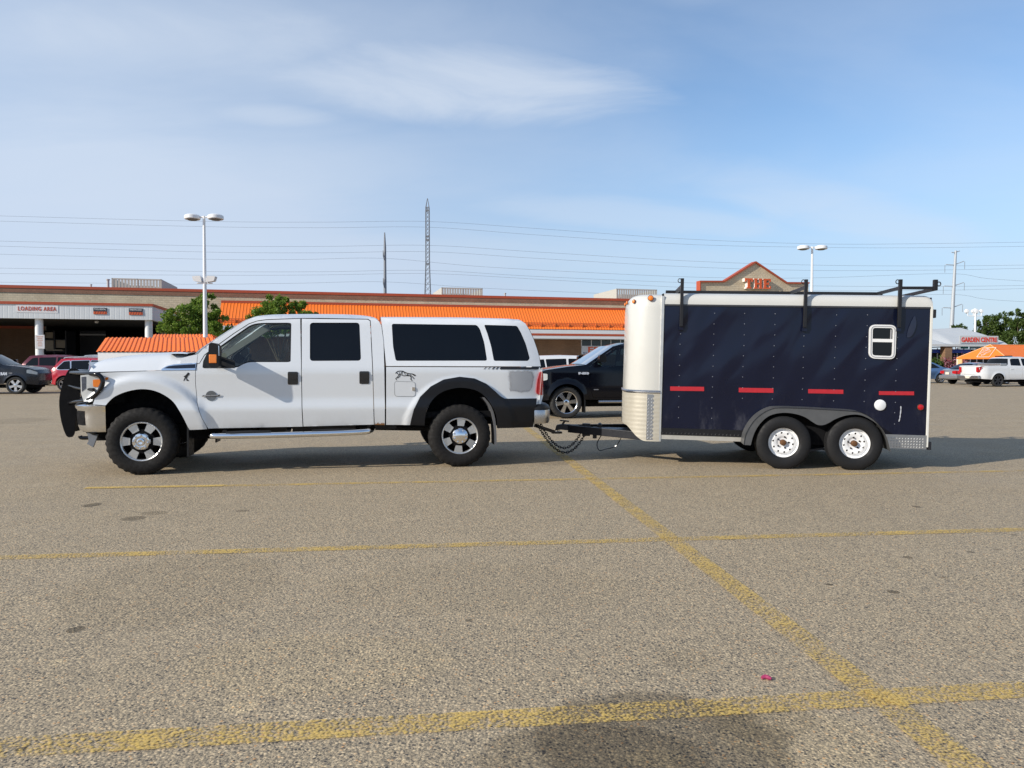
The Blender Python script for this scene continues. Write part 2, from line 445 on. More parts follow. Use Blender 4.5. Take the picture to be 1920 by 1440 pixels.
# asphalt with exposed stones, worn and stained
def asphalt_nodes(n):
    """colour and bump of the exposed-aggregate surface in world metres"""
    warp = n.co
    v1 = n.vor(72, v=warp, out='Color'); d1 = n.vor(72, v=warp)
    v2 = n.vor(190, v=warp, out='Color')
    h1 = n.sep(v1)[0]; h2 = n.sep(v2)[1]
    stones = n.ramp(h1, [(0, (.030, .034, .045)), (.17, (.075, .078, .088)), (.27, (.23, .205, .165)), (.50, (.37, .325, .25)), (.72, (.50, .435, .325)), (.90, (.68, .59, .44)), (1, (.50, .30, .15))])
    fines = n.ramp(h2, [(0, (.085, .082, .082)), (.30, (.22, .20, .165)), (.75, (.38, .335, .262)), (1, (.56, .49, .38))])
    c = n.mix(n.rng(d1, .30, .52), stones, fines)
    big = n.noise(.35, 5, .6); med = n.noise(2.3, 5, .65)
    c = n.mix(n.rng(big, .35, .7, 0, .45), c, n.mix(.5, c, (.25, .225, .185)))
    c = n.mix(n.rng(med, .45, .8, 0, .35), c, n.mix(.55, c, (.5, .44, .35)))
    c = n.mix(1.0, c, (1.08, .97, .81), 'MULTIPLY')
    hgt = n.m('SUBTRACT', 1.0, n.m('MULTIPLY', d1, 1.2))
    return c, hgt
# ------------------------------------------------------------------ ground, parking lines, stains
STAINS = [  # px, py, half width px, half height px, colour factor, strength
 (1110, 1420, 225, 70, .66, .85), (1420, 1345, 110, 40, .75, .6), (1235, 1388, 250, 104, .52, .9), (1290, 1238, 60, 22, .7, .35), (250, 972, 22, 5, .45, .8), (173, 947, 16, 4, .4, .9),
 (290, 962, 26, 4, .6, .6), (143, 1180, 17, 7, .4, .9), (40, 1405, 12, 5, .3, .9), (455, 958, 13, 2, .5, .7), (1675, 1110, 12, 3.5, .35, .9),
 (1555, 1096, 7, 2.2, .3, .95), (1702, 1045, 9, 2.6, .4, .9), (1718, 950, 8, 1.8, .4, .9), (1900, 1003, 6, 1.6, .4, .8), (1770, 1083, 8, 2, .5, .7),
 (880, 1163, 8, 3, .4, .8), (1820, 1035, 7, 2, .4, .8), (1870, 1030, 8, 2, .5, .7), (1040, 868, 30, 5, .6, .5),
 (450, 1325, 32, 16, 1.45, .6), (110, 1242, 18, 7, 1.35, .6), (700, 1375, 34, 10, 1.3, .5), (1230, 1422, 60, 18, 1.4, .55), (20, 790, 60, 7, .75, .5),
 (330, 1100, 200, 70, .82, .5), (1500, 1380, 160, 60, 1.12, .5), (900, 1100, 300, 50, .9, .4), (600, 1240, 260, 60, 1.1, .4)]
def asphalt():
    m = bpy.data.materials.new('worn_asphalt'); n = NT(m)
    c, h = asphalt_nodes(n); s = n.sep()
    wob = n.m('MULTIPLY', n.m('SUBTRACT', n.noise(6, 4, .65), .5), .9)
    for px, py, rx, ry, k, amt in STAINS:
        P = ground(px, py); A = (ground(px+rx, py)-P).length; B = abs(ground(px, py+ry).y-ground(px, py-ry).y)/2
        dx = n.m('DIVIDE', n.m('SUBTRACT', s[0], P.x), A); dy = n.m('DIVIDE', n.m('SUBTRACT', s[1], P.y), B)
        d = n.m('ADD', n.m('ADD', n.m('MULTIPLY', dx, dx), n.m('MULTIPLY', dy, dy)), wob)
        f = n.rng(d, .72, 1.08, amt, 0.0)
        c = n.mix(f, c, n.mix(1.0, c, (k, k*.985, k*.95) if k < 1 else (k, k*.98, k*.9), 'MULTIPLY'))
    n.set(col=c, rough=n.rng(n.noise(1.2, 4, .6), .3, .7, .72, .9), spec=.3, nor=n.bump(h, .42, .006)); return m
G = MB(); xs = [-2500, -400, -120, -40, -12, 12, 40, 120, 400, 2500]; ys = [-300, -60, -10, 3, 12, 30, 80, 200, 600, 3500]
G.add([(x, y, 0) for x in xs for y in ys], [(i*10+j, (i+1)*10+j, (i+1)*10+j+1, i*10+j+1) for i in range(9) for j in range(9)])
tag(G.build('ground', asphalt(), smooth=0), 'wide parking lot of pale worn asphalt full of small stones', 'ground', kind='structure')

def line_mat(name, wear):
    m = bpy.data.materials.new(name); n = NT(m)
    col = n.mix(n.noise(7, 5, .65), (.62, .41, .10), (.76, .53, .16))
    col = n.mix(n.rng(n.noise(50, 4, .7), .4, .7, 0, .5), col, (.48, .36, .18))
    d = n.vor(72); a = n.m('ADD', n.m('MULTIPLY', n.noise(3.2, 6, .7), .75), n.m('MULTIPLY', n.m('SUBTRACT', .62, d), .42))
    a = n.m('ADD', a, n.m('MULTIPLY', n.m('SUBTRACT', n.noise(60, 4, .8), .5), .9))
    al = n.rng(a, wear-.16, wear+.15, 0, .86)
    n.set(col=col, rough=.8, alpha=al, spec=.25, nor=n.bump(n.m('SUBTRACT', 1.0, d), .4, .005)); return m
LINE_A = line_mat('worn_yellow_line', .33); LINE_B = line_mat('faded_yellow_line', .45); LINE_C = line_mat('rubbed_yellow_line', .455)
def stripe(p, q, w, mat, label, ext0=0.0, ext1=0.0, z=.004):
    p = Vector(p); q = Vector(q); d = (q-p).normalized(); p = p-d*ext0; q = q+d*ext1; nn = Vector((-d.y, d.x, 0))
    L = (q-p).length; k = max(2, int(L/.5)); mb = MB(); vs = []
    for i in range(k+1):
        c = p.lerp(q, i/k)
        for sgn in (-1, 1): vs.append((c + nn*(sgn*w/2*(1+.06*noise.noise((i*.9, sgn*7, w*9)))))[:2] + (z,))
    mb.add(vs, [(2*i, 2*i+2, 2*i+3, 2*i+1) for i in range(k)])
    o = mb.build('parking_line', mat, smooth=0); tag(o, label, 'parking line', 'yellow parking lines', kind='structure'); return o
stripe(ground(0, 1046), ground(1920, 993), .125, LINE_B, 'yellow parking line crossing the middle of the empty asphalt', 3, 6)
stripe(ground(0, 1403), ground(1920, 1293), .15, LINE_B, 'wide rubbed yellow parking line nearest to the viewer', 2, 3)
stripe(ground(160, 915.5), ground(420, 911), .12, LINE_A, 'short bright yellow line end beside the front truck wheel', z=.006)
stripe(ground(420, 911), ground(1920, 883), .12, LINE_C, 'faint yellow parking line just in front of truck and trailer', 0, 6)
stripe(ground(1817, 1440), ground(1085, 878), .15, LINE_B, 'long yellow line running away under the trailer hitch', 3, 14, z=.008)
# ------------------------------------------------------------------ wheels
def tyre_mb(R, w, r, n=120, lug=.010, blocks=True):
    prof = [(r-.012, w*.16), (r+.004, w*.06), (r+.025, w*.02), (r+(R-r)*.45, 0), (R-(R-r)*.28, w*.02), (R-.022, w*.075), (R-.008, w*.11),
            (R, w*.16), (R, w*.30), (R-.010, w*.31), (R-.010, w*.34), (R, w*.35), (R, w*.48)]
    prof = prof + [(a, w-b) for a, b in reversed(prof)]
    N = len(prof)
    def rf(i, k, a):
        if not blocks or n < 60: return a
        j = min(i, N-1-i)
        if j in (5, 6, 7): return a - (lug if (k % 4) in (0, 1) and j != 5 else (lug*.8 if (k % 4) in (0, 1) else 0))
        if j in (8, 11, 12): return a - (lug*.6 if ((k+2+3*(i > N//2)) % 5) == 0 else 0)
        return a
    return MB().lathe(prof, n, rfun=rf)
def wheel(parent, u, v, z, R, w, rimR, style, tyre=RUBBER, far=False, steer=0.0, rot=0.0, lod=0):
    """v is the outer face of the tyre; builds wheel > tyre, rim, hub_cap"""
    e = bpy.data.objects.new('wheel', None); COL.objects.link(e); e.parent = parent; e.empty_display_size = .1
    Mx = Matrix.Translation((u, v, z)) @ Matrix.Rotation(steer, 4, 'Z') @ (Matrix.Rotation(pi, 4, 'Z') if far else Matrix.Identity(4)) @ Matrix.Rotation(rot, 4, 'Y')
    e.matrix_basis = Mx
    seg = (120, 56, 32)[lod]
    tyre_mb(R, w, rimR, seg, blocks=style != 'steel' and lod == 0).build('tyre', tyre, e, 32)
    rm = MB(); dk = MB(); cap = MB(); n = (64, 40, 24)[lod]
    if style == 'truck':
        rm.lathe([(rimR-.022, .075), (rimR-.022, .045), (rimR-.016, .026), (rimR-.004, .018), (rimR+.006, .024), (rimR+.004, .05)], n)
        dk.lathe([(rimR-.024, .05), (rimR-.03, .2), (.02, .2)], n)
        dk.lathe([(.155, .07), (.150, .05), (.10, .045), (.02, .045)], n)
        for k in range(6):
            a = 2*pi*k/6 + radians(14)
            pts = [(-.042, .132), (.042, .132), (.055, rimR-.035), (.068, rimR-.016), (-.068, rimR-.016), (-.055, rimR-.035)]
            q = [(x*cos(a)+y*sin(a), -x*sin(a)+y*cos(a)) for x, y in pts]
            rm.prism(q[::-1], .040, .085, 'y')
        if rot >= 0 and u < 1:   # open centre with a locking hub
            cap.lathe([(.112, .06), (.110, .02), (.098, -.004), (.066, -.012), (.058, -.010), (.055, .03), (.046, .03), (.044, -.03), (.030, -.034), (.028, -.015), (.002, -.012)], n)
        else:
            cap.lathe([(.112, .06), (.110, .02), (.10, -.002), (.08, -.016), (.05, -.028), (.02, -.032), (.001, -.032)], n)
        for k in range(8):
            a = 2*pi*k/8+.2
            cap.lathe([(.013, .0), (.013, -.022), (.009, -.03), (.001, -.032)], 8, (.084*cos(a), .0, .084*sin(a)))
        mats = (ALU, CHROME)
    elif style == 'steel':
        def dish(uu, zz):
            r = hypot(uu, zz); return interp([(0, .075), (.06, .075), (.085, .060), (.13, .052), (.145, .055), (.162, .085), (.19, .09)], r)
        circ = lambda r, k, c=(0, 0): [(c[0]+r*cos(2*pi*i/k), c[1]+r*sin(2*pi*i/k)) for i in range(k)]
        holes = []
        for k in range(10):
            a = 2*pi*k/10+.3
            holes.append([(.128*cos(a)+.013*cos(t)*cos(a)-.018*sin(t)*sin(a)*.75, .128*sin(a)+.013*cos(t)*sin(a)+.018*sin(t)*cos(a)*.75) for t in [2*pi*i/10 for i in range(10)]])
        rm.sheet(circ(.188, 48), dish, holes, res=.013, rim=.012)
        rm.lathe([(.186, .09), (rimR-.012, .045), (rimR-.004, .022), (rimR+.006, .014), (rimR+.008, .03)], n)
        dk.lathe([(.185, .115), (.02, .115)], n)
        cap.lathe([(.040, .075), (.038, .03), (.030, .018), (.012, .012), (.001, .012)], 20)
        for k in range(5):
            a = 2*pi*k/5+.5
            dk.lathe([(.011, .07), (.011, .052), (.006, .046), (.001, .046)], 8, (.075*cos(a), 0, .075*sin(a)))
        mats = (M('white_wheel', (.80, .80, .80), .4, coat=.3, vary=.05, vs=20), RUST)
    else:   # spoked road-car rim
        ns = {'six': 6, 'five': 5, 'dark': 6}[style]
        rm.lathe([(rimR-.02, .07), (rimR-.018, .03), (rimR-.004, .018), (rimR+.006, .03)], n)
        dk.lathe([(rimR-.02, .05), (rimR-.03, .16), (.02, .16)], n)
        for k in range(ns):
            a = 2*pi*k/ns + .3; wd = .30*rimR if ns == 5 else .25*rimR
            pts = [(-wd*.55, .05), (wd*.55, .05), (wd*.62, rimR*.6), (wd*.8, rimR-.012), (-wd*.8, rimR-.012), (-wd*.62, rimR*.6)]
            rm.prism([(x*cos(a)+y*sin(a), -x*sin(a)+y*cos(a)) for x, y in pts][::-1], .03, .07, 'y')
        cap.lathe([(.075, .05), (.07, .022), (.04, .014), (.001, .014)], n)
        rmm = {'six': M('bright_alloy', (.82, .83, .85), .12, 1.0, vary=.1, vs=12), 'five': M('silver_alloy', (.72, .72, .73), .25, .9), 'dark': M('black_alloy', (.03, .03, .035), .35, .4)}[style]
        mats = (rmm, rmm)
    r_ = rm.build('rim', mats[0], e, 30); cap.build('hub_cap', mats[1], e, 30)
    dk.build('brake', BLACK_MATT, e, 30)
    return e
# ------------------------------------------------------------------ the white crew-cab pickup
P_, Q_ = ground(265, 891.5), ground(863, 876)
T = Frame(P_, math.atan2(Q_.y-P_.y, Q_.x-P_.x))
WB = (Q_-P_).length; TW = 2.06
truck = empty('pickup_truck', T.m, 'white crew cab pickup with bed topper and black grille guard, towing the navy trailer', 'pickup truck')
KN = [(.3, .12), (.50, .088), (.60, .062), (.72, .044), (.80, .034), (.83, .036), (.905, .056), (.95, .058), (1.10, .055), (1.27, .052), (1.31, .054), (1.35, .066), (1.42, .088),
      (1.93, .245), (1.965, .262), (1.995, .295), (2.015, .345), (2.03, .42), (2.05, .56)]
def vbase(z): return sum(interp(KN, z+d) for d in (-.012, -.006, 0, .006, .012))/5
def vft(u, z):
    v = vbase(z)
    if u < -.55: v += .30*((-.55-u)/.6)**2
    if u > 4.55: v += .07*((u-4.55)/.5)**2
    r = hypot(u, z-.44)
    if u < 1.2: v -= .052*(1-sst(.745, .825, r))
    else:
        r = hypot(u-WB, z-.44); v -= .018*(1-sst(.74, .775, r))
    return v
S = lambda pts, f=vft: [T.on(x, y, f) for x, y in pts]
def both(name, outline, mat, f=vft, holes=(), res=.05, rim=.03, lab=None, kids=None, **k):
    """near-side panel and its twin on the far side"""
    out = []
    for W in (None, TW):
        out.append(MB().sheet(outline, f, holes, res, rim, W).build(name, mat, truck, 50))
    return out
# fenders
ARCH_F = [(355, 806), (350, 796), (342, 780), (330, 760), (315, 745), (291, 733), (265, 729.5), (238, 734), (216, 743), (205, 752), (198, 760)]
FENDER = [(188, 699), (240, 697), (301, 695), (311, 688.5), (325, 684), (337, 682.5), (341, 671), (355, 667.5), (370.5, 664), (368.8, 680), (366, 695), (366, 720), (369, 755), (377, 782), (387, 800), (388, 804.5), (372, 805.5)]
fe = both('front_fender', S(FENDER)+smooth(S(ARCH_F), 3)+S([(174, 758), (186, 729), (194.5, 712)]), WHITE_PAINT, res=.035)
# cab shell
CAB = [(371, 664), (380, 654.5), (400, 640.5), (420, 627), (440, 614), (460, 601.5), (470, 597), (482, 593.6), (510, 591.2), (555, 590.5), (600, 590.5), (642, 591), (675, 592.5), (692, 594.5), (703, 597), (710, 602), (715, 611), (719, 640), (720.5, 690), (721.5, 760), (721.5, 797), (702.5, 796.5),
       (701.2, 755), (699.4, 690), (695, 601), (690, 597.9), (600, 596.2), (565, 596.2), (500, 598.5), (483, 600.8), (466.5, 606.3), (438, 624.5), (400, 652), (383, 665), (373.5, 681), (369.6, 681)]
both('cab', S(CAB), WHITE_PAINT, res=.04)
# doors
FD = [(374.3, 681.8), (384, 666.5), (401, 653.3), (439, 626), (467, 607.8), (483, 602.3), (500, 600), (563, 597.7), (564.4, 685), (565.4, 755), (567.4, 799.8), (390.5, 803.6), (378, 782), (370, 755), (367, 720), (367, 695), (370, 682.3)]
FWIN = [(382, 689), (384, 677), (392, 664), (413, 649), (438, 631), (466, 611.6), (473, 608.4), (481, 606.4), (495, 605.2), (540, 605, 0.06), (546.3, 606, .04), (545, 678, .03), (540, 679), (472, 679), (464, 680), (456, 683), (445, 689)]
RD = [(566, 597.7), (689, 599.2), (693.6, 602), (698, 690), (699.8, 755), (701, 796), (569, 799.6), (566.8, 755), (565.8, 685)]
RWIN = [(581, 605), (674, 605), (677, 676.3), (581, 676.8)]
def px_fillet(pts, r): return fillet([(*T.on(p[0], p[1], vft), *(p[2:] or (r,))) for p in pts], r)
fw = px_fillet(FWIN, .02); rw = px_fillet(RWIN, .045)
def vgl(u, z): return vft(u, z)+.014
def vseal(u, z): return vft(u, z)+.006
HANDLES = [(539.5, 559, 697, 721), (673.8, 692.5, 696, 719.7)]
for di, (o, w, isf) in enumerate(((FD, fw, 1), (RD, rw, 0))):
    for W in (None, TW):
        d = MB().sheet(S(o), vft, [w], .05, .035, W).build('door', WHITE_PAINT, truck, 50)
        ins = inset(w, .016 if isf else .007)
        MB().sheet(w, vseal, [ins], .05, .02, W).build('window_seal', BLACK_PLASTIC, d, 50)
        MB().sheet(ins, vgl, (), .08, 0, W).build('window', CLEAR_GLASS if isf else TINT, d, 50)
        x0, x1, y0, y1 = HANDLES[di]; a, b = T.on(x0, y0, vft), T.on(x1, y1, vft)
        hp = fillet([(a[0], a[1]), (b[0], a[1]), (b[0], b[1]), (a[0], b[1])], .018)
        h = MB().sheet(hp, lambda u, z: vft(u, z)-.006, (), .03, .012, W)
        cx, cz = (a[0]+b[0])/2, (a[1]+b[1])/2
        bar = MB().sheet(fillet([(a[0]+.02, a[1]-.02), (b[0]-.012, a[1]-.02), (b[0]-.012, b[1]+.07), (a[0]+.02, b[1]+.07)], .012), lambda u, z: vft(u, z)-.022, (), .03, .016, W)
        h.join(bar).build('handle', M('handle_black', (.008, .008, .009), .22, coat=.6), d, 40)
        u0, u1 = min(p[0] for p in S(o)), max(p[0] for p in S(o))
        tz = T.on(560, 684, vft)[1]
        tr = MB(); y = .13 if W is None else TW-.13
        tr.box(u0+.12, u1-.06, min(y, y+(.05 if W is None else -.05)), max(y, y+(.05 if W is None else -.05)), .62, tz-.03)
        tr.build('door_trim', DARK_CLOTH, d, 0)
        if isf:   # black sail piece that carries the mirror
            sp = S([(379.5, 690), (381, 677), (389, 660.5), (398, 654), (414, 668), (440, 676), (441, 690)])
            MB().sheet(fillet(sp, .02), lambda u, z: vft(u, z)-.004, (), .04, .01, W).build('mirror_sail', BLACK_PLASTIC, d, 50)
            pi_ = S([(430, 692), (545, 692)])
# roof
roofc = [T.on(x, y, vft) for x, y in CAB[6:17]]
rc = smooth([(u, vft(u, z), z) for u, z in roofc], 3)
RF = MB(); nv = 20; m = len(rc)-1
def roof_fn(i, j):
    u, v, z = rc[round(i*m)]; s = sin(pi*j)
    return (u, v+(TW-2*v)*j, z+.035*s**.6)
RF.grid(lambda a, b: roof_fn(a, b), m, nv).build('roof', WHITE_PAINT, truck, 60)
# windscreen
wsc = smooth([(u, vft(u, z), z) for u, z in [T.on(x, y, vft) for x, y in CAB[0:7]]], 3); m2 = len(wsc)-1
def ws_fn(i, j):
    u, v, z = wsc[round(i*m2)]; s = sin(pi*j); return (u-(.17-.11*i)*s**.7-.004, v+.01+(TW-2*v-.02)*j, z+.004+.03*i*s)
MB().grid(ws_fn, m2, 16).build('windscreen', CLEAR_GLASS, truck, 60)
# cab rear wall with window
uq, zq = T.on(715, 611, vft)
MB().grid(lambda a, b: (uq+.03+.03*(1-a), .10+.17*a+(TW-.2-.34*a)*b, .62+(zq-.66)*a), 6, 6).build('cab_rear_wall', WHITE_PAINT, truck, 60)
# hood
hs = smooth([(*T.at(x, y, .42),) for x, y in [(174.5, 697), (174.8, 692), (176.2, 686.5), (180, 681.5), (195, 675.2), (215, 671), (240, 668), (265, 665.8), (300, 663.3), (326, 661.9), (338, 662.6), (343.5, 664.2)]], 4)
gz = [T.on(x, y, vft) for x, y in [(176, 697.5), (240, 696), (301, 694), (312, 687.5), (337, 681.5), (341, 672)]]
def zgap(u): return interp([(a, b) for a, b in gz], u)
mh = len(hs)-1
def hood_fn(i, j):
    u, zc = hs[round(i*mh)]; zg = min(zgap(u), zc-.002)
    ve = vft(u, zg)+.005
    half = TW/2; t = min(j, 1-j)*2      # 0 at edge, 1 at centre
    v = ve + (half-ve)*t; q = min(1, (v-ve)/.32)
    zz = zg + (zc-zg)*(1-(1-q)**2.2) + .018*sst(.45, .62, t)*sst(.05, .4, i) - .03*sst(.6, 1, t)*(1-i)*.4
    fr = (1-sst(0, .45, i))*.12*((1-t)**2)
    fr += sst(.72, 1, i)*.11*(1-t)**2
    return (u+fr, v if j <= .5 else TW-v, zz)
MB().grid(hood_fn, mh, 44).build('hood', WHITE_PAINT, truck, 60)
# cowl and wiper
uc0 = T.at(326, 662, .4)[0]; uc1 = T.at(372, 664, .2)[0]; zc0 = T.at(328, 662.5, .4)[1]; zc1 = T.at(366, 664.5, .15)[1]
cw = MB().grid(lambda a, b: (uc0+(uc1-uc0)*a-.14*a*sin(pi*b), .16+(TW-.32)*b, zc0-.012+(zc1-zc0)*a+.012*sin(pi*a)), 6, 16).build('cowl_grille', BLACK_PLASTIC, truck, 60)
wp = MB(); wp.tube([(uc1-.16, .35, zc1+.005), (uc1-.12, .75, zc1+.03), (uc1-.14, 1.0, zc1+.03)], .010, 6); wp.build('wiper', BLACK_MATT, truck)
# grille, headlights
ug = T.at(156, 720, .3)[0]; zg0 = T.at(160, 755, .2)[1]; zg1 = T.at(176, 698, .2)[1]
gr = MB().box(ug+.02, ug+.5, .22, TW-.22, zg0, zg1); gr.build('grille_backing', BLACK_MATT, truck, 0)
gm = MB()
for k in range(4): gm.box(ug-.03, ug+.0, .42, TW-.42, zg0+.02+k*(zg1-zg0-.09)/3, zg0+.07+k*(zg1-zg0-.09)/3)
gm.box(ug-.03, ug+.0, .40, .46, zg0, zg1-.02); gm.box(ug-.03, ug, TW-.46, TW-.40, zg0, zg1-.02)
gm.build('grille', CHROME, truck, 30, .008)
vhl = lambda u, z: vft(u, z)-.003
for W in (None, TW):
    hl = MB().sheet(S([(151, 704), (187, 700.5), (193, 707), (191, 717), (184.5, 730), (172.5, 753), (157, 753), (152, 738)]), vhl, (), .03, .05, W).build('headlight', CLEAR_LENS, truck, 50)
    MB().sheet(fillet(S([(174.5, 712), (187, 711), (189, 716), (184, 726), (175, 725)]), .01), lambda u, z: vft(u, z)-.009, (), .03, .01, W).build('turn_signal', AMBER, hl, 50)
    MB().sheet(S([(153, 707), (161, 706), (161, 728), (154, 734)]), lambda u, z: vft(u, z)-.008, (), .03, .01, W).build('lamp_housing', M('lamp_inner', (.10, .11, .14), .25, .6, vary=.6, vs=40), hl, 50)
    MB().sheet(S([(197.5, 708), (203, 707), (203, 711.5), (198, 713)]), lambda u, z: vft(u, z)-.003, (), .02, .006, W).build('side_marker', AMBER, truck, 50)
# bug deflector
bd = MB().grid(lambda a, b: (ug+.06+.11*(2*abs(b-.5))**2.2-.10*(a)+.06, .10+(TW-.2)*b, zg1-.012+.145*a-.02*(2*abs(b-.5))**4*a), 4, 30)
bd.build('bug_deflector', M('smoked_plastic', (.13, .14, .17), .2, coat=.8), truck, 60)
# front bumper
def pathpt(px, py, v): return (T.at(px, py, v)[0], v)
bp = [pathpt(198, 784, .05), pathpt(185, 784, .035), pathpt(171, 784, .04), pathpt(160, 784, .075), pathpt(150.5, 784, .17), pathpt(145.5, 784, .33)]
bp += [(bp[-1][0]-.045, .65), (bp[-1][0]-.065, TW/2)]
bp = smooth(bp, 5); bp = bp + [(u, TW-v) for u, v in reversed(bp[:-1])]
zb0, zb1 = T.at(180, 810.5, .05)[1], T.at(180, 757.5, .05)[1]; hz = zb1-zb0
BPROF = [(-.01, .09), (.0, .035), (.06, .012), (.2, 0), (.55, -.012), (.78, -.012), (.84, -.03), (.93, -.034), (.985, -.015), (1.0, .01), (1.0, .12)]
def bump_fn(path, prof, z0, h, s0=0, s1=1, off=0):
    n = len(path)-1
    def fn(i, j):
        x = (s0+(s1-s0)*i)*n; k = min(int(x), n-1); f = x-k
        p = Vector(path[k]).lerp(Vector(path[k+1]), f); a = path[max(k-1, 0)]; b = path[min(k+2, n)]
        d = Vector((b[0]-a[0], b[1]-a[1])).normalized(); nn = Vector((-d.y, d.x))   # inwards
        q = prof[round(j*(len(prof)-1))]; p = p - nn*(q[1]+off)*-1 if False else p + nn*(q[1]+off)*BSIGN
        return (p.x, p.y, z0+h*q[0])
    return fn
BSIGN = -1
MB().grid(bump_fn(bp, BPROF, zb0, hz), 70, len(BPROF)-1).build('front_bumper', CHROME, truck, 50)
fb = truck.children[-1]
nb_ = len(bp)
for s in (0, 1):
    a, b = (15/nb_, 22.5/nb_) if s == 0 else (1-22.5/nb_, 1-15/nb_)
    MB().grid(bump_fn(bp, [(.24, 0), (.3, 0), (.5, -.01), (.70, -.01), (.74, -.01)], zb0, hz, a, b, -.006), 10, 4).build('fog_lamp', BLACK_MATT, fb, 50)
va = MB(); va.grid(bump_fn(bp, [(-.14, .16), (-.12, .10), (-.02, .08)], zb0, hz, .16, .84), 40, 2).build('valance', BLACK_PLASTIC, truck, 50)
for s in (0, 1):
    q = [T.at(x, y, .2) for x, y in [(165, 811), (185, 814.5), (180, 828), (176, 838), (164.5, 831.5), (168, 826)]]
    y0, y1 = (.17, .20) if s == 0 else (TW-.20, TW-.17)
    MB().prism(q, y0, y1).build('air_deflector', GREY_PLASTIC, truck, 30)
for v in (.5, TW-.5):
    a, b = T.at(150, 817, .5), T.at(186, 819, .5)
    MB().tube(smooth([(a[0], v, a[1]), (a[0]+.03, v, a[1]-.03), (b[0], v, b[1])], 4), .025, 8).build('tow_hook', BLACK_SATIN, truck)
# grille guard
gg = empty('grille_guard', None, parent=truck)
GB_ = M('guard_black', (.002, .002, .003), .5, spec=.12)
for s in (0, 1):
    v0 = .60 if s == 0 else TW-.60
    q = smooth([T.at(x, y, v0) for x, y in [(133, 690.5), (126, 698), (119, 715), (112.5, 741), (111.5, 762), (114.5, 786), (120, 806), (125, 817), (130, 820)]], 4)
    q += smooth([T.at(x, y, v0) for x, y in [(136, 819), (140, 812), (141.5, 795), (144, 770), (149, 748), (152, 715), (150, 697), (142, 691)]], 3)
    MB().prism(q, v0-.008, v0+.008).build('upright', GB_, gg, 30)
    def L(px, py, v): u, z = T.at(px, py, v); return (u, v if s == 0 else TW-v, z)
    loop = smooth([L(134, 699, .56), (*L(146, 699.5, .36),), L(163, 700.5, .13), L(178, 701.5, .015), L(187, 704.5, -.005), L(192.5, 713, -.01), L(191, 724, -.01), L(183.5, 736, -.005), L(172, 746.5, .03), L(158, 751.5, .14), L(143, 753, .34), L(130, 756, .56)], 5)
    MB().tube(loop, .027, 12).build('headlight_loop', BLACK_SATIN, gg)
    MB().tube(smooth([L(130, 723, .56), L(146, 727.5, .32), L(160, 729.5, .12), L(176, 730.5, .02)], 4), .020, 10).build('brush_bar', BLACK_SATIN, gg)
ct = MB()
for y in (697, 723, 750):
    u, z = T.at(128 if y > 700 else 138, y, .6); ct.tube([(u, .6, z), (u, TW-.6, z)], .024, 10)
ct.build('cross_tube', BLACK_SATIN, gg)
mesh = MB(); ua = T.at(126, 760, .6)[0]
za, zb = T.at(120, 812, .6)[1], T.at(120, 755, .6)[1]
mesh.box(ua, ua+.012, .6, TW-.6, za, zb)
for k in range(14): mesh.box(ua+.01, ua+.022, .62+k*(TW-1.24)/14, .635+k*(TW-1.24)/14, zb, zb+.42)
mesh.build('guard_mesh', GB_, gg, 0)
# mirrors
for s in (0, 1):
    def L(px, py, v): u, z = T.at(px, py, v); return (u, z)
    a = L(392.5, 642.5, -.14); b = L(413, 690, -.14)
    q = fillet([(a[0]+.015, a[1], .04), (b[0]-.01, a[1]-.01, .05), (b[0], b[1]+.02, .03), (b[0]-.02, b[1], .03), (a[0]+.03, b[1], .03), (a[0]+.0, b[1]+.10, .05)], .03)
    mbx = MB(); y0, y1 = (-.24, -.04)
    mbx.prism(q, y0, y1)
    mbx.tube([(a[0]+.07, -.06, b[1]+.06), (a[0]+.03, .10, b[1]+.05)], .020, 8); mbx.tube([(a[0]+.07, -.06, b[1]+.17), (a[0]+.03, .11, b[1]+.13)], .020, 8)
    if s: mbx = mbx.mirror_y(TW)
    mo = mbx.build('side_mirror', BLACK_PLASTIC, truck, 40, .015)
    a2 = L(393.5, 664.5, -.242); b2 = L(406.5, 681, -.242)
    am = MB().box(a2[0]-.012, b2[0], -.246, -.16, b2[1], a2[1])
    if s: am = am.mirror_y(TW)
    am.build('turn_signal', AMBER, mo, 30, .008)
    gl = MB().box(b[0]-.006, b[0]+.004, -.22, -.06, b[1]+.15, a[1]-.04)
    if s: gl = gl.mirror_y(TW)
    gl.build('mirror_glass', M('mirror_glass', (.7, .75, .78), .03, 1.0, vary=.02), mo, 0)
# bed, topper, tailgate
ARCH_R = [(935, 800), (931, 779), (921, 758), (907, 741), (890, 731), (863, 727), (838, 731.5), (820, 741), (806, 757), (798, 777), (795, 797)]
BED = [(724, 688), (1012.5, 689), (1016, 698), (1018.5, 742), (1014, 758), (1003, 794), (1000, 801)]
both('bed_side', S(BED)+smooth(S(ARCH_R), 3)+S([(724, 796.5)]), WHITE_PAINT, res=.035)
def vclad(u, z): return vft(u, z)-.034
CL_OUT = [(769, 797), (771.5, 785), (776, 768), (788, 744), (808, 724.5), (832, 711.5), (862, 706.3), (890, 709.5), (912, 719.5), (930, 735), (938, 742.5), (946, 747.2), (952, 747.6), (1006.5, 747), (1001, 791), (999, 801)]
both('flare_cladding', S(CL_OUT, vclad)+smooth(S([(933, 803)]+ARCH_R[1:-1]+[(796, 798)], vclad), 3), M('flare_black', (.008, .0085, .011), .42, spec=.3, vary=.25, vs=4, bump=.12, bs=160), vclad, res=.035, rim=.06)
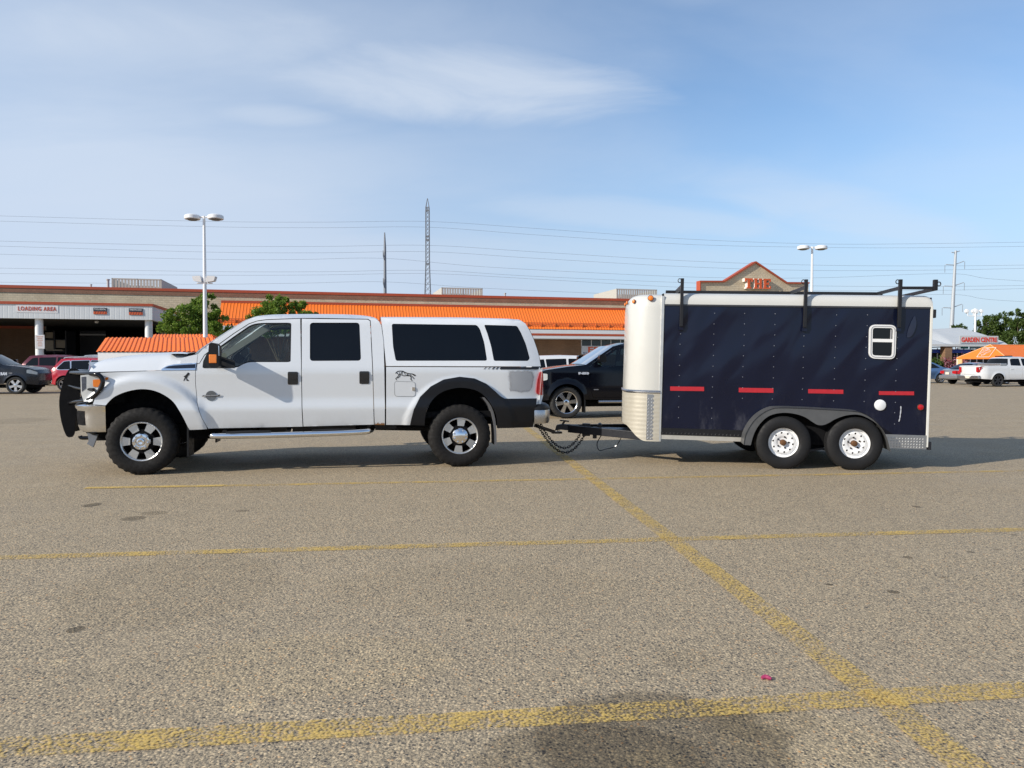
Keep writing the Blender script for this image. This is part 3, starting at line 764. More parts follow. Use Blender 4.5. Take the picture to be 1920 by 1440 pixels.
TOPO = [(714, 596), (760, 596.2), (820, 596.5), (875, 597), (950, 599), (977, 601.2), (985.5, 607), (992, 618), (1000, 635), (1007, 655), (1011, 670), (1014, 687), (724, 686.3), (721, 655), (718, 625)]
def vtop(u, z): return vft(u, z)+.004
tw1 = fillet(S([(734.5, 607), (894, 609.3), (900, 617), (908, 642), (913.5, 676.3), (742, 676.5), (737, 650)], vtop), .03)
tw2 = fillet(S([(907.5, 609), (969.5, 611), (977, 624), (986, 645), (993.5, 672), (990, 676.8), (926, 676.6), (921, 650), (914, 626)], vtop), .025)
tops = both('topper', S(TOPO, vtop), WHITE_TOP, vtop, (tw1, tw2), .05, .03)
for o, W in zip(tops, (None, TW)):
    for w in (tw1, tw2):
        MB().sheet(inset(w, -.004), lambda u, z: vtop(u, z)+.004, (), .08, 0, W).build('side_window', TINT, o, 50)
tc_ = smooth([(u, vtop(u, z), z) for u, z in S([(714, 596), (760, 596.2), (820, 596.5), (875, 597), (950, 599), (970, 600.4), (977, 601.2), (985.5, 607)], vtop)], 3); m3 = len(tc_)-1
MB().grid(lambda a, b: (tc_[round(a*m3)][0], tc_[round(a*m3)][1]+(TW-2*tc_[round(a*m3)][1])*b, tc_[round(a*m3)][2]+.04*sin(pi*b)**.6), m3, 20).build('topper_roof', WHITE_TOP, truck, 60)
tr_ = [(u, vtop(u, z), z) for u, z in S([(985.5, 607), (992, 618), (1000, 635), (1007, 655), (1011, 670), (1014, 687)], vtop)]
MB().grid(lambda a, b: (tr_[round(a*5)][0]+.02*sin(pi*b)+.006*(a > .1), tr_[round(a*5)][1]+(TW-2*tr_[round(a*5)][1])*b, tr_[round(a*5)][2]), 5, 14).build('topper_rear_glass', TINT, truck, 60)
tf_ = [(u, vtop(u, z), z) for u, z in S([(714, 596), (718, 625), (721, 655), (724, 686)], vtop)]
MB().grid(lambda a, b: (tf_[round(a*3)][0]+.002, tf_[round(a*3)][1]+(TW-2*tf_[round(a*3)][1])*b, tf_[round(a*3)][2]), 3, 6).build('topper_front_wall', WHITE_TOP, truck, 60)
ut, zt = T.on(1015, 690, vft); ub, zb_ = T.on(1010, 760, vft)
MB().grid(lambda a, b: (ut+.0+(ub-ut)*a+.02*sin(pi*b)+.0, .09+(TW-.18)*b, zt+(zb_-zt)*a), 6, 12).build('tailgate', WHITE_PAINT, truck, 60)
uf, zf = T.on(724, 690, vft)
bb = MB(); bb.box(uf, uf+.03, .09, TW-.09, .62, zf); bb.box(uf, ub, .10, TW-.10, .66, .74); bb.build('bed_floor', BLACK_MATT, truck, 0)
for W in (None, TW):
    vt = lambda u, z: vft(u, z)-.022+.10*max(0, (u-T.on(1014, 720, vft)[0])/.06)**2
    tl = MB().sheet(fillet(S([(1012, 697.5), (1016.5, 696.5), (1020, 703), (1021, 715), (1019.5, 741), (1007, 739.5), (1005, 735), (1007.5, 712)]), .015), vt, (), .02, .03, W)
    tl.build('tail_light', RED_LENS, truck, 50)
# rear bumper
rp = [pathpt(1002, 775, .07), pathpt(1012, 775, .055), pathpt(1022, 775, .07), pathpt(1028.5, 775, .15), (pathpt(1031, 775, .3)[0], .32), (pathpt(1031, 775, .3)[0]+.03, .7), (pathpt(1031, 775, .3)[0]+.04, TW/2)]
rp = smooth(rp, 4); rp = rp+[(u, TW-v) for u, v in reversed(rp[:-1])]
rz0, rz1, rzm = T.at(1015, 795, .06)[1], T.at(1018, 758, .06)[1], T.at(1018, 768.5, .06)[1]
BSIGN = 1
def rb(prof, name, mat): MB().grid(lambda i, j: bump_fn(rp, prof, 0, 1)(i, j), 40, len(prof)-1).build(name, mat, truck, 50)
rb([(rz0, .05), (rz0+.005, .015), (rz0+.05, 0), (rzm-.01, -.005), (rzm, .0)], 'rear_bumper', DULL_CHROME)
rb([(rzm, -.006), (rzm+.02, -.008), (rz1-.02, .02), (rz1, .05), (rz1+.003, .25)], 'bumper_step_pad', BLACK_PLASTIC)
# underbody
zr = .50
ub_ = MB()
for v in (.52, TW-.62): ub_.box(-.75, 4.95, v, v+.10, .54, .70)
ub_.build('frame_rail', BLACK_MATT, truck, 0)
dl = MB()
dl.box(1.75, 2.6, .62, 1.1, .44, .66); dl.box(.9, 1.65, .75, 1.25, .42, .70); dl.box(2.75, 3.15, .55, 1.5, .48, .62)
dl.tube([(1.6, 1.0, .52), (WB, 1.03, .44)], .05, 8)
dl.lathe([(.001, -.12), (.10, -.1), (.16, 0), (.10, .1), (.001, .12)], 16, (WB, 1.03, .42), 'y'); dl.lathe([(.001, -.1), (.12, 0), (.001, .1)], 16, (0, .8, .42), 'y')
dl.tube([(WB, .25, .42), (WB, TW-.25, .42)], .055, 10); dl.tube([(0, .25, .42), (0, TW-.25, .42)], .05, 10)
dl.box(3.3, 4.7, .52, .62, .62, .68); dl.tube([(2.5, 1.6, .52), (4.3, 1.6, .56), (5.0, 1.5, .6)], .045, 8)
MB().box(-.75, 1.3, .45, TW-.45, .40, .60).build('sun_blocker', BLACK_MATT, truck, 0)  # box added under the engine to block sun slipping through below the truck
dl.build('drivetrain', DARK_STEEL, truck, 30)
fl = MB(); fl.box(.55, 3.0, .18, TW-.18, .60, .66); fl.box(.50, .56, .16, TW-.16, .60, 1.36); fl.box(-.6, .5, .42, .47, .62, 1.2); fl.box(-.6, .5, TW-.47, TW-.42, .62, 1.2); fl.box(-.75, .5, .3, TW-.3, 1.18, 1.22)
fl.build('floor_pan', BLACK_MATT, truck, 0)
def well(cu, px_arc, depth, name='wheel_well'):
    pts = smooth(S(px_arc), 2)
    for W in (None, TW):
        w = MB(); n = len(pts)-1
        w.grid(lambda a, b: (pts[round(a*n)][0], vft(*pts[round(a*n)])+.02+depth*b, pts[round(a*n)][1]), n, 2)
        w.add([(p[0], .05+depth, p[1]) for p in pts], [tuple(range(n+1))])
        if W: w = w.mirror_y(W)
        w.build(name, BLACK_MATT, truck, 40)
well(0, ARCH_F, .42); well(WB, ARCH_R, .45)
for s in (0, 1):
    u, z = T.at(352, 800, .1); u2, z2 = T.at(355, 856, .05)
    a, b = (.015, .31) if s == 0 else (TW-.31, TW-.015)
    MB().add([(u+.01, a, z+.06), (u+.01, b, z+.06), (u2-.02, a, z2), (u2-.02, b, z2), (u+.03, a, z+.06), (u+.03, b, z+.06), (u2, a, z2), (u2, b, z2)], [(0,1,3,2), (4,6,7,5), (0,2,6,4), (1,5,7,3), (2,3,7,6)]).build('mud_flap', BLACK_PLASTIC, truck, 0)
    fl_ = smooth([T.at(x, y, .05) for x, y in [(908, 745), (921, 762), (928, 785), (930.5, 810), (931, 834)]], 3)
    fp = fl_ + [(u-.03, z) for u, z in reversed(fl_)]
    MB().prism(fp, a+.02, b).build('mud_flap', M('worn_flap', (.11, .11, .115), .5), truck, 40)
# running boards
for s in (0, 1):
    def L(px, py, v): u, z = T.at(px, py, v); return (u, v if s == 0 else TW-v, z)
    pth = smooth([L(393, 812, .22), L(398, 816, .06), L(408, 817.6, .0), L(500, 816, -.012), L(620, 812.5, -.012), L(680, 809.8, .0), L(694, 807, .08), L(699, 803, .22)], 5)
    r_ = MB().tube(pth, .036, 14).build('running_board', CHROME, truck)
    for xa, xb in ((424, 508), (585, 668)):
        pd = smooth([L(xa, 812.6-(xa-424)*.02, .0), L((xa+xb)/2, 811.5-((xa+xb)/2-424)*.02, .0), L(xb, 812.4-(xb-424)*.02, .0)], 4)
        MB().tube(pd, .024, 8).build('step_pad', BLACK_PLASTIC, r_)
    for x in (420, 540, 670):
        a = Vector(L(x, 812, .02)); MB().beam(a, a+Vector((0, .5 if s == 0 else -.5, .14)), .05, .03).build('step_bracket', BLACK_MATT, truck, 0)
# wheels
RW = .418
for u, st in ((0, radians(2)), (WB, 0)):
    wheel(truck, u, .0, RW, RW, .285, .245, 'truck', steer=st, rot=.3 if u == 0 else -.15)
    wheel(truck, u, TW, RW, RW, .285, .245, 'truck', far=True, steer=st, rot=.9 if u == 0 else -.4)
# cabin
cb = MB()
def seat(u, v, w=.52):
    s = MB(); s.prism(fillet([(u-.5, .80), (u+.02, .74), (u+.06, .86), (u-.5, .96)], .05), v, v+w)
    s.prism(fillet([(u-.02, .84), (u+.12, .84), (u+.27, 1.46), (u+.15, 1.48)], .05), v, v+w)
    s.prism(fillet([(u+.17, 1.48), (u+.29, 1.46), (u+.33, 1.66), (u+.21, 1.68)], .04), v+w*.25, v+w*.75); return s
for v in (.34, TW-.86): seat(1.62, v).build('front_seat', CREAM, truck, 40)
seat(2.55, .25, TW-.5).build('rear_bench', CREAM, truck, 40)
da = MB().prism(fillet([(.50, 1.38), (.72, 1.44), (.98, 1.34), (1.0, 1.05), (.6, .8), (.5, .8)], .05), .14, TW-.14); da.build('dashboard', DARK_CLOTH, truck, 40)
sw = MB().moved(Matrix.Identity(4)); rg = [(.19*cos(2*pi*k/28), .19*sin(2*pi*k/28)) for k in range(29)]
cwv = Vector((1.12, .60, 1.34)); ax = Matrix.Rotation(radians(-62), 3, 'Y')
sw.tube([cwv+ax @ Vector((x, y, 0)) for x, y in rg], .016, 8); sw.tube([cwv+ax @ Vector((0, -.18, 0)), cwv+ax @ Vector((0, .18, 0))], .02, 6); sw.tube([cwv, cwv-Vector((.2, 0, .1))], .03, 8)
sw.build('steering_wheel', DARK_CLOTH, truck, 40)
mr = MB().box(.93, .95, TW/2-.13, TW/2+.13, 1.80, 1.88); mr.tube([(.94, TW/2, 1.84), (.90, TW/2, 1.94)], .012, 6); mr.build('rear_view_mirror', DARK_CLOTH, truck, 30, .008)
ap = MB()
for v in (.27, TW-.30): ap.beam((.62, v, 1.47), (1.32, v+(.09 if v < 1 else -.09), 1.93), .07, .09)
ap.box(1.35, 2.85, .36, TW-.36, 1.965, 1.985); ap.build('headliner', CREAM, truck, 0)
hd = MB(); hd.tube(smooth([(.86, TW-.27, 1.60), (.93, TW-.33, 1.66), (1.06, TW-.36, 1.75), (1.13, TW-.33, 1.78)], 4), .017, 8); hd.build('grab_handle', CREAM, truck)
# fuel door, stripes, decals, badges
def ribbon(pts, w, f, off, closed=False):
    mb = MB(); vs = []; n = len(pts); W = w if isinstance(w, list) else [w]*n
    for i, p in enumerate(pts):
        a = pts[max(i-1, 0)]; b = pts[min(i+1, n-1)]
        if closed: a = pts[i-1]; b = pts[(i+1) % n]
        d = Vector((b[0]-a[0], b[1]-a[1])).normalized(); nn = Vector((-d.y, d.x))*W[i]/2
        for sg in (-1, 1): vs.append((p[0]+nn.x*sg, f(p[0], p[1])-off, p[1]+nn.y*sg))
    k = n if closed else n-1
    return mb.add(vs, [(2*i, 2*((i+1) % n), 2*((i+1) % n)+1, 2*i+1) for i in range(k)])
fd = fillet(S([(739.5, 715), (778.5, 716), (779, 743.5), (740, 743)]), .04)
fdo = MB().sheet(fd, lambda u, z: vft(u, z)-.0025, (), .03, .004).build('fuel_door', WHITE_PAINT, truck, 50)
ribbon(fd, .007, vft, .003, True).build('door_gap', M('panel_gap', (.30, .31, .32), .8), fdo, 0)
MB().sheet(S([(772.5, 726), (778, 726), (778.5, 732), (772.5, 732)]), lambda u, z: vft(u, z)-.012, (), .02, .008).build('fuel_door_latch', CHROME, fdo, 50)
stp = MB(); ss = [[(938.5, 688.2), (1010.5, 688.4), (1009.5, 692.8), (936.5, 692.4)]]
for x in (930, 923, 915.5, 908): ss.append([(x+3, 688.2), (x+3+(2.9 if x > 920 else 1.6), 688.2), (x+(2.9 if x > 920 else 1.6)-1.5, 692.4), (x-1.5, 692.4)])
for q in ss: stp.sheet(S(q), lambda u, z: vft(u, z)-.006, (), .08, 0)
stp.build('side_stripe', DECAL, truck, 0)
def primer():
    m = bpy.data.materials.new('grey_primer'); n = NT(m)
    gen = n.N.new('ShaderNodeTexCoord').outputs['Generated']; s = n.sep(gen)
    e = n.m('MINIMUM', n.m('MINIMUM', s[0], n.m('SUBTRACT', 1.0, s[0])), n.m('MINIMUM', s[2], n.m('SUBTRACT', 1.04, s[2])))
    a = n.rng(n.m('ADD', e, n.m('MULTIPLY', n.m('SUBTRACT', n.noise(9, 4, .6), .5), .20)), .02, .17)
    n.set(col=n.mix(n.noise(4, 4, .6), (.30, .31, .33), (.40, .41, .43)), rough=.6, alpha=a); return m
MB().sheet(S([(950, 694), (1004, 694), (998, 726), (990, 738), (958, 738), (952, 722)]), lambda u, z: vft(u, z)-.0025, (), .04, 0).build('primer_patch', primer(), truck, 60)
def rustm():
    m = bpy.data.materials.new('sill_rust'); n = NT(m)
    gen = n.N.new('ShaderNodeTexCoord').outputs['Generated']; s = n.sep(gen)
    a = n.rng(n.m('ADD', n.m('SUBTRACT', .75, s[2]), n.m('MULTIPLY', n.m('SUBTRACT', n.noise(30, 5, .7), .5), 1.3)), .25, .55)
    n.set(col=n.mix(n.noise(50, 4, .6), (.16, .06, .02), (.34, .17, .06)), rough=.9, alpha=a); return m
MB().sheet(S([(703, 788), (721, 788), (721, 797), (703, 796.5)]), lambda u, z: vft(u, z)-.002, (), .03, 0).build('rust_patch', rustm(), truck, 0)
fig = [(860,385),(900,410),(885,450),(852,480),(845,510),(825,530),(835,560),(870,582),(880,605),(820,605),(815,570),(798,528),(785,560),(760,600),(735,610),(755,560),(775,512),(740,490),(790,465),(830,420)]
MB().sheet(S([(290+x/13.714, 670+y/13.714) for x, y in fig]), lambda u, z: vft(u, z)-.003, (), .02, 0).build('figure_decal', DECAL, truck, 0)
wf = MB()
for w, pl in [(.011, [(103,125),(125,103),(160,97),(190,100)]), (.012, [(185,98),(225,118),(260,128),(300,132),(335,148)]), (.009, [(120,118),(135,135),(165,138),(195,152),(230,150),(255,155)]), (.008, [(165,135),(140,170),(105,182),(118,203)]), (.008, [(150,110),(150,130),(125,165),(112,178)]),
              (.010, [(230,140),(265,150),(285,175),(278,190),(297,208)]), (.009, [(270,140),(300,165),(320,190)]), (.009, [(300,135),(322,150),(335,152)]), (.010, [(190,105),(170,118),(185,135)]), (.007, [(205,115),(215,140)]), (.007, [(245,128),(240,150)])]:
    wf.join(ribbon(smooth(S([(725+x/6.19, 680+y/6.19) for x, y in pl]), 4), w, vft, .003))
wf.build('wolf_decal', DECAL, truck, 0)
# fender vent badge
vb = S([(301.5, 694.3), (305, 690.5), (313, 686), (325, 683.2), (340, 681.8), (368.3, 680.3), (366.5, 693.6)])
vo = MB().sheet(vb, lambda u, z: vft(u, z)-.008, (), .03, .012).build('fender_vent', CHROME, truck, 40)
MB().sheet(S([(308, 690.5), (316, 686.6), (328, 685), (367, 682.6), (366.3, 690), (330, 691)]), lambda u, z: vft(u, z)-.0095, (), .03, 0).build('vent_opening', M('vent_dark', (.01, .015, .03), .2), vo, 0)
def lettering(parent, name, s, px0, py0, px1, h_px, f, off, mat, bold=.0, depth=.004, slope=0.0, frame=None, width=True):
    fr = frame or T
    a = fr.on(px0, py0, f); b = fr.on(px1, py0+slope, f); h = a[1]-fr.on(px0, py0+h_px, f)[1]
    t = text_mb(s, h*1.38, depth, bold, width=(b[0]-a[0]))
    k = h/max(1e-6, max(v[2] for v in t.v)); sl = (b[1]-a[1])/(b[0]-a[0])
    mb = MB().add([(a[0]+x, f(a[0]+x, a[1]+z)-off+y, a[1]-h+z*k+x*sl) for x, y, z in t.v], t.f)
    return mb.build(name, mat, parent, 0)
lettering(vo, 'lettering', 'SUPER DUTY', 331, 684.3, 366, 5.2, vft, .013, M('badge_silver', (.75, .78, .82), .3, .8), .004, slope=-1.2)
em = MB(); ec = T.on(396, 742, vft)
em.sheet([(ec[0]+.064*cos(t), ec[1]+.064*sin(t)) for t in [2*pi*k/32 for k in range(32)]], lambda u, z: vft(u, z)-.008, (), .02, .01)
eo = em.build('engine_badge', M('badge_grey', (.22, .23, .24), .3, .9, vary=.5, vs=60), truck, 40)
MB().sheet(S([(378, 743.2), (382, 741), (413.5, 739.8), (411, 743.2)]), lambda u, z: vft(u, z)-.014, (), .03, .006).build('badge_bar', M('badge_bar', (.06, .06, .065), .3, .8), eo, 0)
lettering(eo, 'lettering', 'POWER STROKE', 383, 741.1, 410, 1.6, vft, .0175, M('badge_silver2', (.6, .6, .62), .3, .8), .002, .002, slope=-.9)
# ------------------------------------------------------------------ the navy cargo trailer
TILT = radians(1.2); YAWR = radians(-7.0)
R_ = Frame(Vector((1.985, 10.165, 2.074*sin(TILT))), YAWR, TILT)
LW = 1.86
trailer = empty('cargo_trailer', R_.m, 'enclosed navy tandem axle cargo trailer with white rounded nose and black roof rack', 'trailer')
A = lambda x, y, v=0.0: R_.at(x, y, v)
U1 = A(1742, 700)[0]; ZS = A(1450, 574.5)[1]; ZB = A(1300, 816)[1]; ZB2 = ZB-.03
def navy():
    m = bpy.data.materials.new('navy_panel'); n = NT(m)
    s = n.sep()
    c = n.mix(n.noise(1.6, 3, .5), (.0034, .0050, .0165), (.0050, .0080, .025))
    # chalky scuffs and road dust, mostly low on the wall
    scr = n.rng(n.noise(3.0, 8, .72, v=n.map(scale=(1, 1, .35))), .52, .78)
    lowz = n.rng(s[2], .45, 1.2, .42, .0)
    c = n.mix(n.m('MULTIPLY', scr, lowz), c, (.13, .13, .15))
    spk = n.m('MULTIPLY', n.rng(n.noise(26, 6, .75), .66, .74), n.rng(s[2], .4, 1.3, .5, .05)); c = n.mix(spk, c, (.24, .24, .26))
    al_ = n.m('ADD', n.m('MULTIPLY', s[0], cos(radians(57))), n.m('MULTIPLY', s[2], sin(radians(57)))); ac_ = n.m('SUBTRACT', n.m('MULTIPLY', s[2], cos(radians(57))), n.m('MULTIPLY', s[0], sin(radians(57))))
    cb_ = n.N.new('ShaderNodeCombineXYZ'); n.L.new(n.m('MULTIPLY', al_, .75), cb_.inputs[0]); n.L.new(n.m('MULTIPLY', ac_, 2.1), cb_.inputs[1])
    dents = n.m('ADD', n.m('MULTIPLY', n.noise(1.5, .6, .3, v=cb_.outputs[0], dist=.5), n.rng(s[2], .7, 1.7, .35, 1.0)), n.m('MULTIPLY', n.m('COSINE', n.m('MULTIPLY', s[0], 15.3)), .05))
    n.set(col=c, rough=n.rng(n.m('MULTIPLY', scr, lowz), 0, .4, .13, .32), nor=n.bump(dents, .36, .10), spec=.36); return m
NAVY = navy()
def plate_mat():
    m = bpy.data.materials.new('tread_plate'); n = NT(m)
    n.set(col=n.mix(n.noise(12, 4, .6), (.42, .42, .42), (.6, .6, .6)), rough=.34, metal=1.0); return m
PLATE = plate_mat()
STONE = M('stone_guard_alu', (.46, .425, .35), .52, .2, vary=.12, vs=5, bump=.1)
for v, sg in ((0, 1), (LW, -1)):
    w = MB(); q = [(0.0, ZB), (U1, ZB), (U1, ZS), (0.0, ZS)]
    def vs_(u, z, v=v, sg=sg): return v + sg*(.004*noise.noise((u*1.5, z*1.5, 3+v)) )
    w.sheet(q, vs_, (), .12, 0) if sg > 0 else w.sheet(q, lambda u, z: LW-vs_(u, z), (), .12, 0, LW)
    w.build('side_wall', NAVY, trailer, 60)
sw_ = trailer.children[-2]
# front corners: white nose above, ribbed stone guard below
plan = smooth([(.012, -.004), (-.10, -.004), (-.22, .022), (-.33, .085), (-.405, .19), (-.44, .34), (-.455, .6), (-.46, LW/2)], 5)
plan = plan + [(u, LW-v) for u, v in reversed(plan[:-1])]
def plan_at(s):
    n = len(plan)-1; x = s*n; k = min(int(x), n-1); f = x-k
    p = Vector(plan[k]).lerp(Vector(plan[k+1]), f); a, b = plan[max(k-1, 0)], plan[min(k+2, n)]
    d = Vector((b[0]-a[0], b[1]-a[1])).normalized(); return p, Vector((-d.y, d.x))
ZN0 = A(1218, 735)[1]; ZN1 = A(1215, 550.5)[1]
nprof = [(0, 0), (.02, -.004), (.5, 0), (.86, 0), (.93, .012), (.965, .035), (.985, .065), (.998, .12), (1.0, .20)]
def nose_fn(i, j):
    p, nn = plan_at(i); a, b = nprof[round(j*(len(nprof)-1))]; q = p-nn*b if False else p+nn*(-b)
    return (q.x, q.y, ZN0+(ZN1-ZN0)*a)
def fix_in(fn):   # make sure "inwards" is towards the trailer's middle
    def g(i, j):
        return fn(i, j)
    return g
def nose_in(i, t):
    p, nn = plan_at(i); c = Vector((.6, LW/2)); 
    if nn.dot(c-p) < 0: nn = -nn
    return p + nn*t
MB().grid(lambda i, j: (lambda q, a: (q.x, q.y, ZN0+(ZN1-ZN0)*a))(nose_in(i, nprof[round(j*8)][1]), nprof[round(j*8)][0]), 76, 8).build('nose_cap', TRAILER_WHITE, trailer, 60)
lid = [nose_in(k/76, .20) for k in range(77)]
MB().add([(p.x, p.y, ZN1-.001) for p in lid], [tuple(range(77))]).build('nose_top', TRAILER_WHITE, trailer, 0)
zg_side = A(1212, 827)[1]
def gb(i): s = min(i, 1-i)*2; return zg_side + .20*sst(.22, .62, s)
NR = 46
def sg_fn(i, j):
    z = max(gb(i), zg_side+(ZN0+.01-zg_side)*j); q = nose_in(i, -.012 + (.0011 if round(j*NR) % 4 in (1, 2) else 0)); return (q.x, q.y, z)
MB().grid(sg_fn, 76, NR).build('stone_guard', STONE, trailer, 0)
tr2 = MB().grid(lambda i, j: (lambda q: (q.x, q.y, ZN0-.022+.044*j))(nose_in(i, [-.012, -.026, -.026, -.012][round(j*3)])), 76, 3); tr2.build('guard_trim', DULL_CHROME, trailer, 40)
for v, y0, y1 in ((0, -.014, .02), (LW, LW-.02, LW+.014)):
    MB().box(-.004, .038, y0, y1, zg_side, ZN1-.03).build('corner_trim', M('corner_alu', (.62, .62, .60), .4, .7), trailer, 0, .004)
def lozenges(mb, x0, x1, z0, z1, y, px, pz, sgn=1):
    nx = int((x1-x0)/px); nz = int((z1-z0)/pz)
    for i in range(nx):
        for k in range(nz):
            cx = x0+px*(i+.5); cz = z0+pz*(k+.5); a = radians(52); l, w = px*.46, px*.15
            d = Vector((cos(a), sin(a))); e = Vector((-d.y, d.x)); pts = [d*l, e*w, -d*l, -e*w]
            mb.add([(cx+p.x, y, cz+p.y) for p in pts] + [(cx, y-.006, cz)], [(1, 0, 4), (2, 1, 4), (3, 2, 4), (0, 3, 4)])
cs = MB(); za = zg_side+.02; c0, c1 = A(1212.5, 780, -.016)[0], A(1225.5, 780, -.016)[0]
cs.box(c0, c1, -.017, -.008, za, ZN0-.03); lozenges(cs, c0, c1, za, ZN0-.03, -.0175, .045, .045); cs.build('tread_plate_strip', PLATE, trailer, 0)
bs = MB(); b0, b1 = .04, A(1393, 822)[0]; bs.box(b0, b1+.06, -.012, 0, ZB-.005, ZB+.088); lozenges(bs, b0, b1, ZB, ZB+.088, -.0125, .05, .044)
bs.build('black_tread_plate', M('black_tread', (.012, .012, .014), .32, .3), trailer, 0)
MB().box(.0, U1-.02, -.006, LW+.006, ZB-.065, ZB-.006).build('sill_rail', M('sill_alu', (.50, .48, .43), .5, .5), trailer, 0)
r0 = A(1655, 830)[0]; zr0, zr1 = A(1720, 842, -.01)[1], A(1720, 816, -.01)[1]
rpm = MB(); rpm.box(r0, U1-.004, -.014, .0, zr0, zr1); lozenges(rpm, r0+.01, U1-.02, zr0+.01, zr1-.01, -.0145, .036, .036); rpm.build('rear_tread_plate', PLATE, trailer, 0)
# roof
rprof = [(-.006, 0), (-.006, .05), (.006, .09), (.03, .122), (.065, .145), (.12, .16), (.3, .172), (.6, .18), (LW/2, .183)]
rprof = rprof + [(LW-v, z) for v, z in reversed(rprof[:-1])]
nr = len(rprof)-1; rus = [0.035, .5, 1.2, 2.0, 2.8, U1-.25, U1-.12, U1-.05, U1-.012, U1+.008, U1+.014]; rk = [1, 1, 1, 1, 1, 1, 1, .985, .94, .86, .78]
def roof2(i, j):
    k = round(i*10); v, z = rprof[round(j*nr)]; return (rus[k], v, ZS+.012+z*rk[k])
MB().grid(roof2, 10, nr).build('roof', TRAILER_WHITE, trailer, 50)
vb2 = []
for v, y0, y1 in ((0, -.012, .006), (LW, LW-.006, LW+.012)):
    MB().box(.03, U1, y0, y1, ZS-.008, ZS+.014).build('roof_trim', M('trim_dark', (.06, .06, .065), .4, .5), trailer, 0)
    MB().box(U1-.012, U1+.018, y0-.002, y1+.02, ZB-.06, ZS+.02).build('rear_corner_trim', M('trim_white', (.66, .65, .6), .4), trailer, 0, .004)
# rear door
MB().box(U1-.01, U1+.012, .03, LW-.03, ZB, ZS+.14).build('rear_door', NAVY, trailer, 0)
for y in (588, 836):
    u, z = A(1746, y, .0); MB().box(U1+.018, U1+.062, -.004, .05, z-.055, z+.055).build('hinge', DARK_STEEL, trailer, 30, .008)
# marker lights
u, z = A(1220, 559); q = nose_in(.045, -.003)
def lens(c, r, mat, name, nrm=(0, -1, 0), h=.02):
    mb = MB().lathe([(r*1.18, 0), (r*1.15, -.008)], 20).join(MB())
    o_ = MB().lathe([(r*1.2, 0), (r*1.16, -.010), (r, -.010)], 20).moved(Matrix.Translation(c) @ Vector((0, -1, 0)).rotation_difference(Vector(nrm)).to_matrix().to_4x4())
    l_ = MB().lathe([(r, -.008), (r*.92, -h), (r*.6, -h*1.25), (.001, -h*1.35)], 20).moved(Matrix.Translation(c) @ Vector((0, -1, 0)).rotation_difference(Vector(nrm)).to_matrix().to_4x4())
    o = l_.build(name, mat, trailer, 40); o_.build('bezel', M('lens_bezel', (.08, .04, .03), .5), o, 40); return o
lens((u, -.004, z), .034, AMBER, 'marker_light')
for s in (.24, .36, .44):
    p, nn = plan_at(s); q = nose_in(s, -.002); n3 = (p-Vector((.6, LW/2))); nv_ = (nose_in(s, -1)-p); lens((q.x, q.y, ZN1-.10), .024, AMBER, 'marker_light', (nv_.x, nv_.y, 0))
u, z = A(1725.5, 763.5); lens((u, -.004, z), .036, RED_LENS, 'side_light')
u, z = A(1650, 759.5); MB().lathe([(.073, 0), (.071, -.012), (.06, -.018), (.001, -.02)], 32, (u, -.002, z)).build('vent_cover', M('vent_white', (.74, .75, .76), .5, vary=.1, vs=30), trailer, 40)
# reflective tape
TAPE = M('red_reflective_tape', (.42, .012, .022), .4, coat=.3, vary=.18, vs=14)
for x0, x1, y0, y1, sl in ((1256.5, 1320, 724.5, 732.5, .8), (1385, 1450, 727, 735.5, 1), (1515, 1581, 729.5, 737.3, 1.2), (1647.5, 1713.5, 733.4, 740.4, .6)):
    q = [A(x0, y0), A(x1, y0+sl), A(x1, y1+sl), A(x0, y1)]
    MB().add([(u, -.0065, z) for u, z in q], [(3, 2, 1, 0)]).build('reflective_tape', TAPE, trailer, 0)
for x0, x1 in ((1230.5, 1262), (1264, 1273)):
    q = [A(x0, 804.3), A(x1, 804.3+.6), A(x1, 810.2+.6), A(x0, 809.6)]; MB().add([(u, -.0065, z) for u, z in q], [(3, 2, 1, 0)]).build('sticker', OFF_WHITE, trailer, 0)
# rivets and wall seams
rv = MB(); seam = MB()
for cx in (1274.5, 1337, 1393.5, 1450.5, 1506, 1565, 1623, 1681):
    u = A(cx, 684)[0]
    for k in range(13):
        z = ZS-.10-k*.142
        if z < ZB+.12: break
        if 1390 < cx < 1670 and z < A(1500, 760)[1]: continue
        if 1625 < cx < 1690 and A(1650, 676)[1] < z < A(1650, 605)[1] and cx < 1680: continue
        rv.lathe([(.0065, 0), (.005, -.0025), (.001, -.0035)], 8, (u+random.uniform(-.003, .003), -.004, z+random.uniform(-.004, .004)))
rv.build('rivets', M('rivet_alu', (.22, .23, .27), .5, .4, vary=.4, vs=60), trailer, 0)
